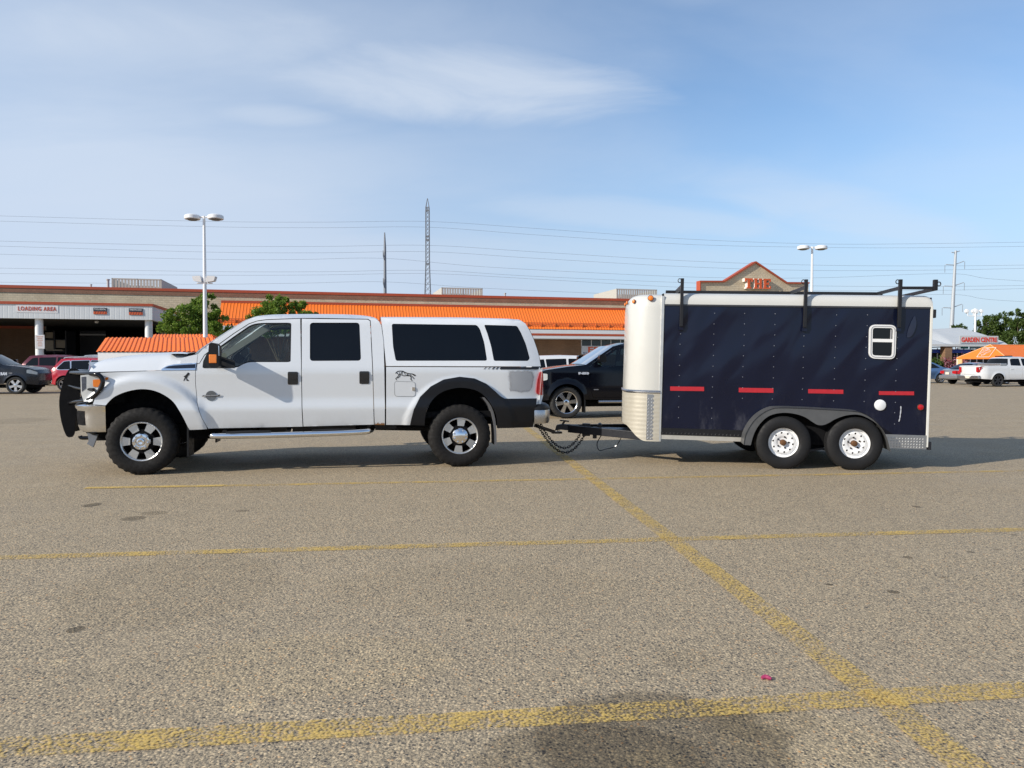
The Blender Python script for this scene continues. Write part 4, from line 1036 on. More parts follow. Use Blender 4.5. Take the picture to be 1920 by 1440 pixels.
# scratch, and a bulged dent in lighter navy
sc_ = smooth([A(1640+x/12, 740+y/12) for x, y in [(582, 258), (585, 330), (572, 450), (560, 530), (540, 606)]], 3)
mb = MB(); vs = []
for i, (u, z) in enumerate(sc_): w = .004+.004*abs(sin(i*2.1)); vs += [(u-w, -.0068, z), (u+w, -.0068, z)]
mb.add(vs, [(2*i, 2*i+1, 2*i+3, 2*i+2) for i in range(len(sc_)-1)]); mb.build('scratch', M('bare_scratch', (.45, .46, .50), .5), trailer, 0)
dp = fillet([A(1440+x/3.6, 500+y/3.6) for x, y in [(990, 325), (1002, 385), (985, 440), (962, 475), (932, 480), (940, 430), (965, 365)]], .05)
cen = Vector((sum(p[0] for p in dp)/len(dp), sum(p[1] for p in dp)/len(dp)))
MB().sheet(dp, lambda u, z: -.006-.012*max(0, 1-((u-cen.x)/.10)**2)*max(0, 1-((z-cen.y)/.22)**2), (), .03, 0).build('bulge_patch', M('bulged_navy', (.010, .015, .036), .42, coat=.2, vary=.25), trailer, 60)
# window
wo = fillet([A(1629.3, 608.5), A(1680, 609.5), A(1677.5, 674), A(1628, 672)], .085, 8)
wi = inset(wo, .042)
MB().sheet(wo, lambda u, z: -.022, [wi], .05, .03).build('window', M('window_frame_white', (.72, .72, .71), .35, coat=.2), trailer, 40)
win = trailer.children[-1]
MB().sheet(inset(wo, .016), lambda u, z: -.027, [inset(wo, .026)], .05, .008).build('frame_bead', M('bead_grey', (.35, .35, .36), .5), win, 40)
MB().sheet(inset(wi, -.006), lambda u, z: -.008, (), .2, 0).build('glass', TINT, win, 0)
zm0, zm1 = A(1650, 641.5)[1], A(1650, 635.5)[1]; MB().box(min(p[0] for p in wi)-.005, max(p[0] for p in wi)+.005, -.020, -.006, zm0, zm1).build('mullion', M('window_frame_white'), win, 0)
uw = max(p[0] for p in wi); MB().box(uw-.028, uw-.014, -.016, -.007, zm1, max(p[1] for p in wi)-.02).build('slider_rail', M('bead_grey'), win, 0)
# fender
VF = -.225
fo = [A(x, y, VF) for x, y in [(1394, 834), (1397, 817), (1404, 802), (1414, 788), (1427, 776.5), (1443, 768), (1460, 765), (1504, 766), (1560, 769), (1604, 772), (1620, 776.5), (1636, 786), (1650, 800), (1660, 816), (1666, 833), (1668.5, 846)]]
fi = [A(x, y, VF) for x, y in [(1669.5, 848), (1663.5, 828), (1657, 809), (1645, 795.5), (1626.6, 783.5), (1608.5, 777.5), (1586, 779), (1566, 786), (1554, 793), (1543.5, 797), (1533, 796.5), (1524, 791.5), (1509, 782), (1490.6, 776), (1468, 774), (1444, 779), (1426, 793.5), (1414, 813), (1407.5, 835)]]
fos = smooth(fo, 4); fis = smooth(fi, 4)
fdm = M('fender_grey', (.095, .097, .10), .42, .25, vary=.35, vs=6, bump=.1)
fm = MB().sheet(fos[::-1] + fis[::-1], lambda u, z: VF, (), .05, .02)
fm.grid(lambda a, b: (fos[round(a*(len(fos)-1))][0], VF-.012+(.232)*b, fos[round(a*(len(fos)-1))][1]+.004+.012*b), len(fos)-1, 3)
fm.build('fender', fdm, trailer, 35)
MB().add([(x, y, z) for x, y, z in MB().grid(lambda a, b: (fos[round(a*(len(fos)-1))][0], LW+.22*b, fos[round(a*(len(fos)-1))][1]), len(fos)-1, 1).v], MB().grid(lambda a, b: (0, 0, 0), len(fos)-1, 1).f).build('fender', fdm, trailer, 35)
# well behind the wheels
wb = MB(); wb.prism(inset((fos[::-1]+fis[::-1])[:len(fos)], .02), -.008, .02); wb.build('wheel_well', BLACK_MATT, trailer, 0)
TRR = .348
for px in (1470, 1604):
    u = A(px, 833, -.21)[0]; zc = TRR+(u-2.074)*sin(TILT)
    wheel(trailer, u, -.21, zc, TRR, .195, .205, 'steel', M('trailer_rubber', (.011, .011, .012), .66, spec=.3, vary=.3, vs=8, bump=.1), rot=.1+u)
    wheel(trailer, u, LW+.21, zc, TRR, .195, .205, 'steel', M('trailer_rubber'), far=True, rot=.5)
    MB().tube([(u, -.06, zc+.02), (u, LW+.06, zc+.02)], .035, 10).build('axle', DARK_STEEL, trailer)
um = A(1540, 833, 0)[0]; zf_ = ZB-.09
MB().box(um-.75, um+.75, .05, .11, zf_-.02, zf_+.06).build('frame_beam', BLACK_MATT, trailer, 0)
MB().box(.1, U1-.1, .12, LW-.12, ZB-.07, ZB-.02).build('floor', BLACK_MATT, trailer, 0)
sp_ = MB().prism([(um-.5, zf_-.02), (um-.25, zf_-.10), (um, zf_-.05), (um+.25, zf_-.10), (um+.5, zf_-.02), (um+.25, zf_-.07), (um, zf_-.02), (um-.25, zf_-.07)], -.02, .04); sp_.build('leaf_spring', DARK_STEEL, trailer, 0)
# tongue
cu, cz = A(1047, 801, LW/2); ct0 = (cu, LW/2, cz)
TG = M('tongue_black', (.008, .009, .014), .45, .2, vary=.4, vs=15)
for v in (.10, LW-.10):
    MB().beam((cu+.16, LW/2+(-.05 if v < 1 else .05), cz-.012), (-.02, v, ZB-.055), .055, .11).build('tongue_beam', TG, trailer, 0, .006)
cp = MB(); cp.prism(fillet([(cu-.05, cz-.05), (cu-.03, cz+.035), (cu+.05, cz+.05), (cu+.3, cz+.045), (cu+.3, cz-.05), (cu+.03, cz-.03)], .02), LW/2-.05, LW/2+.05); cp.build('coupler', TG, trailer, 30, .008)
lt = MB(); lt.beam((cu+.06, LW/2, cz+.05), (cu+.10, LW/2, cz+.10), .03, .03); lt.beam((cu+.02, LW/2, cz+.105), (cu+.16, LW/2-.01, cz+.095), .04, .02); lt.build('coupler_latch', BLACK_SATIN, trailer, 0)
jk = MB()
jk.box(cu+.36, cu+.48, LW/2-.10, LW/2-.02, cz-.11, cz+.075); jk.box(cu+.52, cu+.58, LW/2-.14, LW/2-.06, cz-.14, cz+.03); jk.build('jack_mount', TG, trailer, 30, .006)
MB().tube([(cu+.62, LW/2-.05, cz+.04), (cu+.62, LW/2+.05, cz+.05)], .035, 10).build('winch_roller', DARK_STEEL, trailer)
MB().box(cu+.5, -.3, LW/2-.05, LW/2+.3, cz-.02, cz+.0).build('tongue_plate', M('tongue_plate_grey', (.10, .11, .13), .4, .5), trailer, 0)
# breakaway cable
MB().tube(smooth([(cu+.66, .72, cz-.06), (cu+.59, .66, cz-.19), (cu+.62, .62, cz-.29), (cu+.72, .62, cz-.27), (cu+.86, .60, cz-.22), (cu+.93, .58, cz-.10)], 6), .007, 6).build('breakaway_cable', BLACK_SATIN, trailer)
# safety chains
def chain(P0, P1, sag, name):
    P0 = Vector(P0); P1 = Vector(P1); pts = []
    for k in range(200):
        t = k/199; p = P0.lerp(P1, t); p.z -= sag*4*t*(1-t)*(1.0+.35*(t-.5)); pts.append(p)
    L = [0]
    for a, b in zip(pts, pts[1:]): L.append(L[-1]+(b-a).length)
    n = int(L[-1]/.036); mb = MB()
    for k in range(n):
        d = (k+.5)*L[-1]/n; i = next(i for i in range(len(L)) if L[i] >= d); c = pts[i]; t = (pts[min(i+1, 199)]-pts[i-1]).normalized()
        sd = t.cross(Vector((0, 1, 0))).normalized(); ot = Vector((0, 1, 0)) if k % 2 else sd
        ot = (ot - t*ot.dot(t)).normalized()
        ring = [c + t*(.027*cos(a)) + ot*(.015*sin(a)) for a in [2*pi*q/10 for q in range(11)]]
        mb.tube(ring, .0062, 5, False)
    mb.build(name, M('chain_steel', (.03, .028, .028), .5, .6, vary=.5, vs=40), trailer, 40)
def TL(P): return R_.inv @ (T.m @ Vector(P))
ur = T.at(1004, 799, .75)
chain(TL((ur[0]+.05, .78, .56)), (cu+.34, LW/2-.11, cz-.07), .30, 'safety_chain')
chain(TL((ur[0]+.02, .88, .56)), (cu+.40, LW/2-.08, cz-.09), .36, 'safety_chain')
# ladder rack
RK = M('rack_black', (.012, .012, .014), .42, .2, vary=.3, vs=12)
rack = empty('ladder_rack', None, parent=trailer)
VP = -.035; zc_ = A(1280, 536.5, VP)[1]; posts = []
for xt, xb, yt, yb in ((1279.5, 1276.5, 522, 612), (1511.5, 1506.5, 524, 614), (1688.5, 1682.5, 524, 614)):
    a = A(xt, yt, VP); b = A(xb, yb, VP); u = a[0]; posts.append(u)
    for s in (0, 1):
        y = VP if s == 0 else LW-VP
        MB().beam((u, y, b[1]), (u, y, a[1]), .042, .042, (1, 0, 0)).build('post', RK, rack, 0, .003)
        f = MB().box(u-.03, u+.03, min(y, y+(.03 if s == 0 else -.03)), max(y, y+(.03 if s == 0 else -.03)), b[1]-.05, b[1]+.04); f.build('foot_plate', NAVY, rack, 0)
        MB().tube([(u-.035+.022*cos(t), y, a[1]-.03+.026*sin(t)) for t in [2*pi*k/14 for k in range(15)]], .006, 6).build('tie_ring', DULL_CHROME if False else RK, rack)
    MB().beam((u, VP, zc_), (u, LW-VP, zc_), .04, .04).build('crossbar', RK, rack, 0, .003)
MB().beam((A(1247, 547, LW/2)[0], LW/2-.12, zc_), (posts[2]+.02, LW/2-.12, zc_), .045, .045).build('rail', RK, rack, 0, .003)
ue = A(1753.5, 536, VP)[0]
for s in (0, 1):
    y = VP if s == 0 else LW-VP
    MB().beam((posts[2]+.021, y, zc_), (ue, y, zc_), .036, .036).build('rail', RK, rack, 0, .003)
    MB().beam((ue, y, zc_-.03), (ue, y, A(1755, 524.5, VP)[1]), .05, .05, (1, 0, 0)).build('stub', RK, rack, 0, .004)
    MB().tube([(ue+.045+.022*cos(t), y, zc_+.055+.026*sin(t)) for t in [2*pi*k/14 for k in range(15)]], .007, 6).build('tie_ring', RK, rack)
MB().beam((ue, VP, zc_-.01), (ue, LW-VP, zc_-.01), .04, .04).build('crossbar', RK, rack, 0, .003)
MB().beam((posts[2]+.35, LW/2-.12, zc_-.01), (posts[2]+.35, LW/2-.12, ZS+.17), .03, .03, (1, 0, 0)).build('stub', RK, rack, 0)
# hitch under the truck
hb = T.inv @ (R_.m @ Vector(ct0))
hm = MB(); hm.beam((4.7, TW/2, .50), (5.22, TW/2, .50), .075, .075); hm.beam((5.1, TW/2, .50), (hb.x-.06, hb.y, hb.z-.07), .06, .05); hm.beam((hb.x-.10, hb.y, hb.z-.08), (hb.x+.05, hb.y, hb.z-.08), .07, .03)
hm.box(5.05, 5.12, .55, TW-.55, .50, .58); hm.build('hitch_receiver', BLACK_SATIN, truck, 0)
MB().lathe([(.018, -.05), (.018, .0), (.025, .03), (.001, .05)], 12, (hb.x, hb.y, hb.z-.05), 'z').build('hitch_ball', CHROME, truck)
# ------------------------------------------------------------------ the big store
P0 = depth_pt(0, 534, 68.0)
B = Frame(Vector((P0.x, P0.y, 0)), radians(13.8))
store = empty('store_building', B.m, 'long low block-walled store with orange sloped metal awning and gabled entrance', 'building')
D = lambda x, y, v=0.0: B.at(x, y, v)
zp = D(0, 534)[1]; z1 = D(0, 537)[1]; z2 = D(0, 547.5)[1]; z3 = D(1100, 577.5)[1]
UL, UR = -30.0, D(1312, 560)[0]+4
uo0, uo1 = D(84, 620)[0], D(300, 620)[0]       # open loading bay
zbay = 5.0
MB().box(UL, UR, -.10, 55, zp-.26, zp).build('parapet_flashing', ORANGE_DK, store, 0)
MB().box(UL, UR, -.06, .0, z2, zp-.26).build('brown_band', BROWN_BLOCK, store, 0)
w = MB(); w.box(UL, UR, 0.003, .4, zbay, z2); w.box(UL, uo0, .003, .4, 0, zbay); w.box(uo1, UR, .003, .4, 0, zbay)
w.build('wall', BLOCK, store, 0)
MB().box(UL, UR, .4, 55, zp-.9, zp-.6).build('roof', M('roof_gravel', (.3, .29, .27), .9), store, 0)
# lower wall is brown brick
lw = MB(); lw.box(UL, uo0-.0, -.05, .0, 0, D(30, 606)[1]); lw.box(uo1, D(1089, 650)[0], -.05, .0, 0, D(1100, 636, 0)[1]); lw.build('brick_wall', BRICK, store, 0)
lb = D(30, 616)[1]; MB().box(UL, uo0, -.07, -.052, lb, D(30, 606)[1]).build('orange_band', ORANGE_DK, store, 0)
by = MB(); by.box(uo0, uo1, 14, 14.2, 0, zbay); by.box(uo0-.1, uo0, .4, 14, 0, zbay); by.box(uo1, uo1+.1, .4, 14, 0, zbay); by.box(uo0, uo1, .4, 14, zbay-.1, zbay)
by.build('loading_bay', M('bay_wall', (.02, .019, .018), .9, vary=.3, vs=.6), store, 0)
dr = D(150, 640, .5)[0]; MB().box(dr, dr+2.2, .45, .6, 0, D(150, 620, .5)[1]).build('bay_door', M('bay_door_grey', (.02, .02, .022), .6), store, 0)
# awning
VA = -2.7
ua0, ua1 = D(415, 570)[0], D(1312, 580)[0]
za0, za1 = D(1100, 580, 0)[1], D(1100, 618, VA)[1]
aw = MB(); k = int((ua1-ua0)/.30); cols = []
for i in range(k):
    u = ua0+i*.30
    cols += [(u, 0), (u+.19, 0), (u+.215, 1), (u+.275, 1)]
vs = []
for u, h in cols:
    for t in (0, 1): vs.append((u, -.08+(VA+.08)*t - .02*h, za0+(za1-za0)*t + .022*h))
aw.add(vs, [(2*i, 2*i+1, 2*i+3, 2*i+2) for i in range(len(cols)-1)]); aw.build('awning', ORANGE, store, 0)
MB().box(ua0, ua1, -.14, -.02, za0-.02, za0+.22).build('ridge_flashing', ORANGE_DK, store, 0)
sr = MB(); ts = .80
sr.box(ua0, ua1, VA*ts-.03, VA*ts+.03, za0+(za1-za0)*ts+.16, za0+(za1-za0)*ts+.24)
sr.box(ua0, ua1, VA*.9-.03, VA*.9+.03, za0+(za1-za0)*.9+.16, za0+(za1-za0)*.9+.24)
for i in range(int((ua1-ua0)/1.5)): sr.box(ua0+i*1.5, ua0+i*1.5+.08, VA*.93, VA*.78, za0+(za1-za0)*.86-.05, za0+(za1-za0)*.86+.30)
sr.build('snow_guard', M('snow_guard_orange', (.55, .13, .03), .5), store, 0)
zf0, zfa, zfb, zf1 = (D(1100, y, VA)[1] for y in (635.3, 630, 626, 619))
fa = MB(); fa.box(ua0, ua1, VA, -.05, zf0, zf1); fa.build('awning_fascia', OFF_WHITE, store, 0)
MB().box(ua0, ua1, VA-.02, VA-.001, zfa, zfb).build('fascia_stripe', ORANGE_DK, store, 0)
# shop windows
uw0, uw1 = D(1090, 650)[0], ua1
zw0, zw1, zw2 = D(1100, 664.5)[1], D(1100, 648.5)[1], D(1100, 636)[1]
MB().box(uw0, uw1, -.03, .0, zw1, zw2+.1).build('shop_window', M('shop_glass', (.02, .03, .03), .08), store, 0)
wn = store.children[-1]; mu = MB(); pit = D(1108.5, 640)[0]-uw0
for i in range(int((uw1-uw0)/pit)+1): mu.box(uw0+i*pit-.04, uw0+i*pit+.04, -.06, -.031, zw1, zw2)
mu.build('frame', OFF_WHITE, wn, 0)
sb = MB(); sb.box(uw0, uw0+5.4, -.08, -.03, zw0, zw1); so = sb.build('shop_sign', M('sign_paper', (.62, .66, .72), .6), store, 0)
t = text_mb('FREE', .9, .02, .02, width=2.9); hgt = max(v[2] for v in t.v); zz = zw1-.72
MB().add([(uw0+.75+x, -.095+y, zz+z*.62/hgt) for x, y, z in t.v], t.f).build('lettering', M('sign_orange', (.75, .13, .05), .6), so, 0)
t = text_mb('CARPET', .4, .02, .01, width=2.6); hgt = max(v[2] for v in t.v)
MB().add([(uw0+.15+x, -.095+y, zw0+.08+z*.17/hgt) for x, y, z in t.v], t.f).build('lettering', M('sign_navy', (.05, .06, .12), .6), so, 0)
MB().box(uw0, uw1, -.04, 0, 0, zw0).build('stall_riser', BRICK, store, 0)
# entrance gable
VG = -7.0
gp = [D(x, y, VG) for x, y in [(1312.5, 528.5), (1357.5, 528.5), (1415.5, 492), (1474, 531), (1516, 531.3)]]
gpoly = gp + [(gp[-1][0], 0), (gp[0][0], 0)]
MB().prism(gpoly, VG, VG+.5).build('entrance_gable', BLOCK, store, 0)
ge = store.children[-1]
cap = MB(); th = .16
for a, b in zip(gp, gp[1:]):
    cap.beam((a[0], VG+.2, a[1]+.03), (b[0], VG+.2, b[1]+.03), .8, th)
cap.box(gp[0][0]-.10, gp[0][0], VG-.2, VG+.6, gp[0][1]-3, gp[0][1]+.11)
cap.build('gable_flashing', ORANGE_DK, ge, 0)
a = D(1391.5, 541.5, VG); hL = D(1391, 522.5, VG)[1]-a[1]; wL = D(1440, 541, VG)[0]-a[0]
sl = slab_mb('THE', hL, .45); kx = wL/max(v[0] for v in sl.v)
MB().add([(a[0]+x*kx, VG-.02+y, a[1]+z) for x, y, z in sl.v], sl.f).build('letter_returns', M('letter_white', (.75, .72, .66), .5), ge, 0)
sl = slab_mb('THE', hL, .05); MB().add([(a[0]+.03+x*kx*.99, VG-.48+y, a[1]+.0+z) for x, y, z in sl.v], sl.f).build('lettering', M('letter_orange', (.66, .10, .02), .45), ge, 0)
# pavement kerb in front of the store
MB().box(UL, D(1700, 640)[0], -6, -.3, 0, .14).build('sidewalk', M('concrete', (.38, .36, .33), .9), None, 0)
sdw = bpy.data.objects['sidewalk']; sdw.matrix_world = B.m; tag(sdw, 'raised concrete sidewalk along the store front', 'sidewalk', kind='structure')

# loading canopy
VC = -15.0
canopy = empty('loading_canopy', B.m, 'white clad loading area canopy on round columns, left end of the store', 'canopy')
uc = D(285.5, 590, VC)[0]; zc0_, zc1_ = D(285, 600, VC)[1], D(285, 574.5, VC)[1]
def clad():
    m = bpy.data.materials.new('ribbed_cladding'); n = NT(m); s = n.sep()
    r = n.m('PINGPONG', n.m('MULTIPLY', s[0], 1.0), .17); st = n.rng(r, .0, .03, 0, 1)
    n.set(col=n.mix(n.noise(.7, 4, .6), (.60, .62, .63), (.68, .70, .71)), rough=.55, nor=n.bump(st, .5, .02)); return m
CLAD = clad()
cf = MB(); cf.box(-30, uc, VC, VC+.3, zc0_, zc1_); cf.box(uc-.3, uc, VC+.3, -.06, zc0_, zc1_); cf.build('fascia', CLAD, canopy, 0)
cfl = MB(); cfl.box(-30, uc+.06, VC-.06, VC+.35, zc1_, zc1_+.2); cfl.box(uc-.35, uc+.06, VC+.35, -.06, zc1_, zc1_+.2); cfl.build('flashing', ORANGE_DK, canopy, 0)
MB().box(-30, uc-.3, VC+.3, -.06, zc0_+.1, zc0_+.25).build('soffit', M('soffit_grey', (.05, .047, .042), .8), canopy, 0)
for cx in (70.5, 279):
    u, z = D(cx+3 if cx < 100 else cx, 620, VC+.5)
    MB().lathe([(.27, 0), (.27, zc0_+.1)], 24, (u, VC+.5, 0), 'z').build('column', LAMP_WHITE, canopy, 40)
p0, p1 = D(30.5, 585.7, VC), D(109, 572, VC)
sg = MB().box(p0[0], p1[0], VC-.02, VC-.001, p0[1], p1[1]).build('area_sign', M('sign_white', (.74, .72, .72), .5), canopy, 0)
t = text_mb('LOADING AREA', 1, .02, .018, spacing=1.2, width=(p1[0]-p0[0])*.91); hg = max(v[2] for v in t.v); hh = (p1[1]-p0[1])
MB().add([(p0[0]+(p1[0]-p0[0])*.045+x, VC-.032+y, p0[1]+hh*.24+z*hh*.52/hg) for x, y, z in t.v], t.f).build('lettering', M('letter_red', (.52, .075, .025), .5), sg, 0)
for (x0, x1, y0, y1), txt in (((175.5, 200.5, 577.5, 589), 'TOOL RENTAL'), ((242, 267.5, 578.5, 590.3), 'WINDOW & DOOR')):
    a, b = D(x0, y1, VC), D(x1, y0, VC); h = b[1]-a[1]
    o = MB().box(a[0], b[0], VC-.05, VC-.001, a[1], b[1]).build('service_sign', M('sign_black', (.02, .025, .04), .5), canopy, 0)
    t = text_mb(txt, 1, .01, .02, width=(b[0]-a[0])*.88); hg = max(v[2] for v in t.v)
    MB().add([(a[0]+(b[0]-a[0])*.06+x, VC-.06+y, b[1]-h*.36+z*h*.26/hg) for x, y, z in t.v], t.f).build('lettering', OFF_WHITE, o, 0)
    st = MB(); wS = (b[0]-a[0])
    st.box(a[0], b[0], VC-.056, VC-.051, a[1], a[1]+h*.42); o2 = st.build('stripe_band', M('stripe_orange', (.62, .11, .03), .5), o, 0)
    st = MB()
    for k in range(5):
        x = a[0]+wS*(.08+.19*k); st.add([(x, VC-.058, a[1]), (x+wS*.06, VC-.058, a[1]), (x+wS*.14, VC-.058, a[1]+h*.42), (x+wS*.08, VC-.058, a[1]+h*.42)], [(0, 1, 2, 3)])
    st.build('slant_marks', M('stripe_dark', (.25, .035, .02), .5), o, 0)
u0, z0 = D(329, 600, VC)[0], 0
sdp = MB().box(uc+.001, uc+.04, VC+8.3, VC+11, zc0_+.25, zc0_+.8).build('side_sign', ORANGE_DK, canopy, 0)
u, z = D(181, 599, VC+3); MB().lathe([(.001, -.14), (.12, -.1), (.16, 0), (.1, .08)], 12, (u, VC+3, zc0_-.02), 'z').build('ceiling_lamp', M('lamp_glass', (.6, .6, .6), .3), canopy, 40)
u, z = D(75, 640, VC+.1); a, b = D(66.3, 654, VC+.15), D(83.5, 628, VC+.15)
cs_ = MB().box(a[0], b[0], VC+.14, VC+.19, a[1], b[1]).build('column_sign', M('sign_white'), canopy, 0, .02)
for k, wd in enumerate((.7, .5, .62, .4, .5, .45)):
    zz = b[1]-(b[1]-a[1])*(.12+.13*k); cxm = (a[0]+b[0])/2; wq = (b[0]-a[0])*wd/2
    MB().box(cxm-wq, cxm+wq, VC+.132, VC+.139, zz-.045, zz+.03).build('printed_line', M('faded_print', (.62, .42, .36), .6), cs_, 0)
# lumber stacks inside the loading bay
LUM = M('raw_lumber', (.42, .36, .28), .8, vary=.2, vs=3)
for i, (x0, x1, y0, y1, v) in enumerate(((83, 99, 623, 634, -3), (83, 100, 638, 655, -3.2), (102, 122, 637.5, 652, -3), (86, 116, 655.5, 657.5, -3.6))):
    a, b = D(x0, y1, v), D(x1, y0, v); mb = MB(); n = 5
    z = a[1] if i else a[1]
    for k in range(n):
        mb.box(a[0], b[0], v+.003*k, v+2.4, a[1]+(b[1]-a[1])*k/n, a[1]+(b[1]-a[1])*(k+.9)/n)
    o = mb.build('lumber_stack', LUM, None, 0); o.matrix_world = B.m
    tag(o, ['small high stack of pale boards beside the sign column in the loading bay', 'tall stack of pale boards next to the column, below the small one', 'separate pale board stack right of a dark post in the loading bay', 'thin layer of sheets under the board stacks in the loading bay'][i], 'lumber', 'lumber stacks in the loading bay')
rk_ = empty('storage_rack', B.m, 'dark steel storage rack holding lumber inside the loading bay', 'rack')
a = D(82, 670, -3.3); b = D(101, 636, -3.3); c = D(123, 653, -3.3)
for x in (a[0], b[0], c[0]): MB().box(x-.05, x+.05, -3.25, -.7, 0, D(90, 620, -3)[1]).build('upright', DARK_STEEL, rk_, 0)
for z in (D(90, 658.5, -3)[1], D(90, 636, -3)[1]): MB().box(a[0], c[0], -3.2, -.7, z-.09, z-.01).build('shelf', DARK_STEEL, rk_, 0)
u, z = D(147, 660, -6); bo = MB().lathe([(.12, 0), (.12, 1.05), (.08, 1.13), (.001, 1.15)], 14, (u, -6, 0), 'z').build('bollard', YELLOW, None, 40); bo.matrix_world = B.m
tag(bo, 'yellow steel bollard standing in the dark loading bay', 'bollard')

# roof screens, pipe and vents
SCR = M('screen_beige', (.44, .45, .40), .6, vary=.06)
def roof_screen(x0, x1, y0, vd, depth, label):
    a = D(x0, y0, vd); b = D(x1, y0, vd); z0 = zp-.7
    e = empty('rooftop_screen', B.m, label, 'roof screen', 'louvred screens on the store roof')
    fr = MB(); L = b[0]-a[0]
    for x in (a[0], (a[0]+b[0])/2, b[0]-.12): fr.box(x, x+.12, vd, vd+.1, z0, a[1])
    fr.box(a[0], b[0], vd, vd+.1, a[1]-.14, a[1]); fr.box(a[0], b[0], vd, vd+.1, (a[1]+z0)/2-.06, (a[1]+z0)/2+.06)
    fr.build('frame', SCR, e, 0)
    sl = MB(); n = int(L/.32)
    for i in range(n): sl.box(a[0]+i*L/n, a[0]+i*L/n+.24, vd+.02, vd+.06, z0, a[1]-.05)
    sl.build('slats', SCR, e, 0)
    sd = MB(); sd.box(a[0], a[0]+.08, vd+.1, vd+depth, z0, a[1]-.02); sd.box(b[0]-.08, b[0], vd+.1, vd+depth, z0, a[1]-.02); sd.box(a[0]+.08, b[0]-.08, vd+depth-.08, vd+depth, z0, a[1]-.02); sd.build('side_panel', SCR, e, 0)
    MB().box(a[0]+L*.3, a[0]+L*.7, vd+depth*.3, vd+depth*.8, z0, a[1]-.5).build('cooling_unit', M('unit_grey', (.35, .35, .34), .5, .3), e, 0, .03)
roof_screen(209, 303, 521.2, 14, 9, 'largest louvred beige screen on the store roof, near the left end')
roof_screen(828, 905, 538.8, 16, 8, 'low louvred beige screen beside the lattice tower above the awning')
roof_screen(1156, 1232, 541, 18, 9, 'louvred beige screen just above the nose of the trailer')
def roofthing(name, x, y, v, r, lab, cat):
    u, z = D(x, y, v); o = MB().lathe([(r, zp-.7), (r, z-.1), (r*1.5, z-.1), (r*1.5, z), (.001, z+.03)], 12, (u, v, 0), 'z').build(name, M('pipe_grey', (.4, .4, .4), .5, .4), None, 40); o.matrix_world = B.m; tag(o, lab, cat)
roofthing('flue_pipe', 202.5, 523.5, 13, .14, 'grey flue pipe left of the largest rooftop screen', 'pipe')
roofthing('roof_vent', 170.5, 533, 10, .08, 'tiny vent pipe on the roof edge left of the flue', 'pipe')
roofthing('roof_vent', 947, 549.5, 10, .10, 'small mushroom vent on the roof, right of the low screen', 'pipe')
# ------------------------------------------------------------------ lamp posts, masts, power lines
def lamp_post(px, ytop, Y, label, floods=None):
    P = depth_pt(px, ytop, Y); e = empty('lamp_post', Matrix.Translation((P.x, P.y, 0)), label, 'lamp post', 'parking lot lamp posts'); H = P.z
    MB().lathe([(.30, 0), (.30, .75), (.16, .76)], 20, axis='z').build('base', M('concrete'), e, 40)
    MB().tube([(0, 0, .7), (0, 0, H)], [.13, .065], 14).build('pole', LAMP_WHITE, e)
    for s in (-1, 1):
        MB().tube([(0, 0, H-.05), (s*.5, 0, H-.06)], .045, 8).build('arm', LAMP_WHITE, e)
        h = MB().lathe([(.001, .12), (.28, .10), (.40, .03), (.41, -.12), (.38, -.16), (.36, -.12), (.30, -.11), (.001, -.11)], 28, (s*.62, 0, H-.02), 'z').build('lamp_head', LAMP_WHITE, e, 40)
        MB().lathe([(.30, -.12), (.22, -.21), (.001, -.24)], 20, (s*.62, 0, H-.02), 'z').build('lens', M('lamp_lens_dark', (.16, .16, .15), .3), h, 40)
    if floods:
        z = depth_pt(px, floods, Y).z
        MB().tube([(-.42, 0, z), (.42, 0, z)], .03, 8).build('crossarm', LAMP_WHITE, e)
        for s in (-1, 1):
            MB().prism(fillet([(-.26, .04), (.18, .1), (.26, .36), (-.18, .38)], .05), -.16, .16).moved(Matrix.Translation((s*.36, 0, z)) @ Matrix.Scale(s, 4, (1, 0, 0))).build('floodlight', M('flood_grey', (.6, .6, .6), .4), e, 30)
        MB().box(-.28, -.13, -.1, .12, 1.9, 2.7).build('control_box', M('flood_grey'), e, 0)
        MB().box(.10, .22, -.12, .0, 2.0, 2.7).build('notice', M('red_notice', (.5, .1, .1), .5), e, 0)
    return e
lamp_post(382.5, 405, 40, 'white twin headed lamp post with extra floodlights, above the orange corral roofs', 531)
lamp_post(1523, 462.5, 52, 'white twin headed lamp post rising behind the trailer roof rack')
P = depth_pt(1829, 578, 88)
fm_ = empty('floodlight_mast', Matrix.Translation((P.x, P.y, 0)), 'white mast with a cluster of floodlights behind the garden canopy', 'light mast')
MB().tube([(0, 0, 0), (0, 0, P.z-.5)], [.16, .10], 12).build('pole', LAMP_WHITE, fm_)
MB().beam((-.75, 0, P.z-.9), (.75, 0, P.z-.9), .1, .1).build('crossarm', LAMP_WHITE, fm_, 0)
for x, sc, rot in ((-.95, 1, .8), (-.25, .8, .4), (.1, 1.3, 0), (.75, .9, -.5)):
    MB().lathe([(.001, -.10), (.18, -.08), (.27, .12), (.25, .14), (.001, .12)], 18).moved(Matrix.Translation((x, 0, P.z-.35)) @ Matrix.Rotation(rot, 4, 'Y') @ Matrix.Scale(sc, 4)).build('floodlight', LAMP_WHITE, fm_, 40)
    MB().tube([(x*.9, 0, P.z-.9), (x, 0, P.z-.45)], .05, 6).build('bracket', LAMP_WHITE, fm_)
YP = 170.0
GALV = M('galvanised_far', (.20, .22, .25), .6, .2, vary=.1); GALV2 = M('galvanised_pale', (.42, .45, .48), .6, .2, vary=.1)
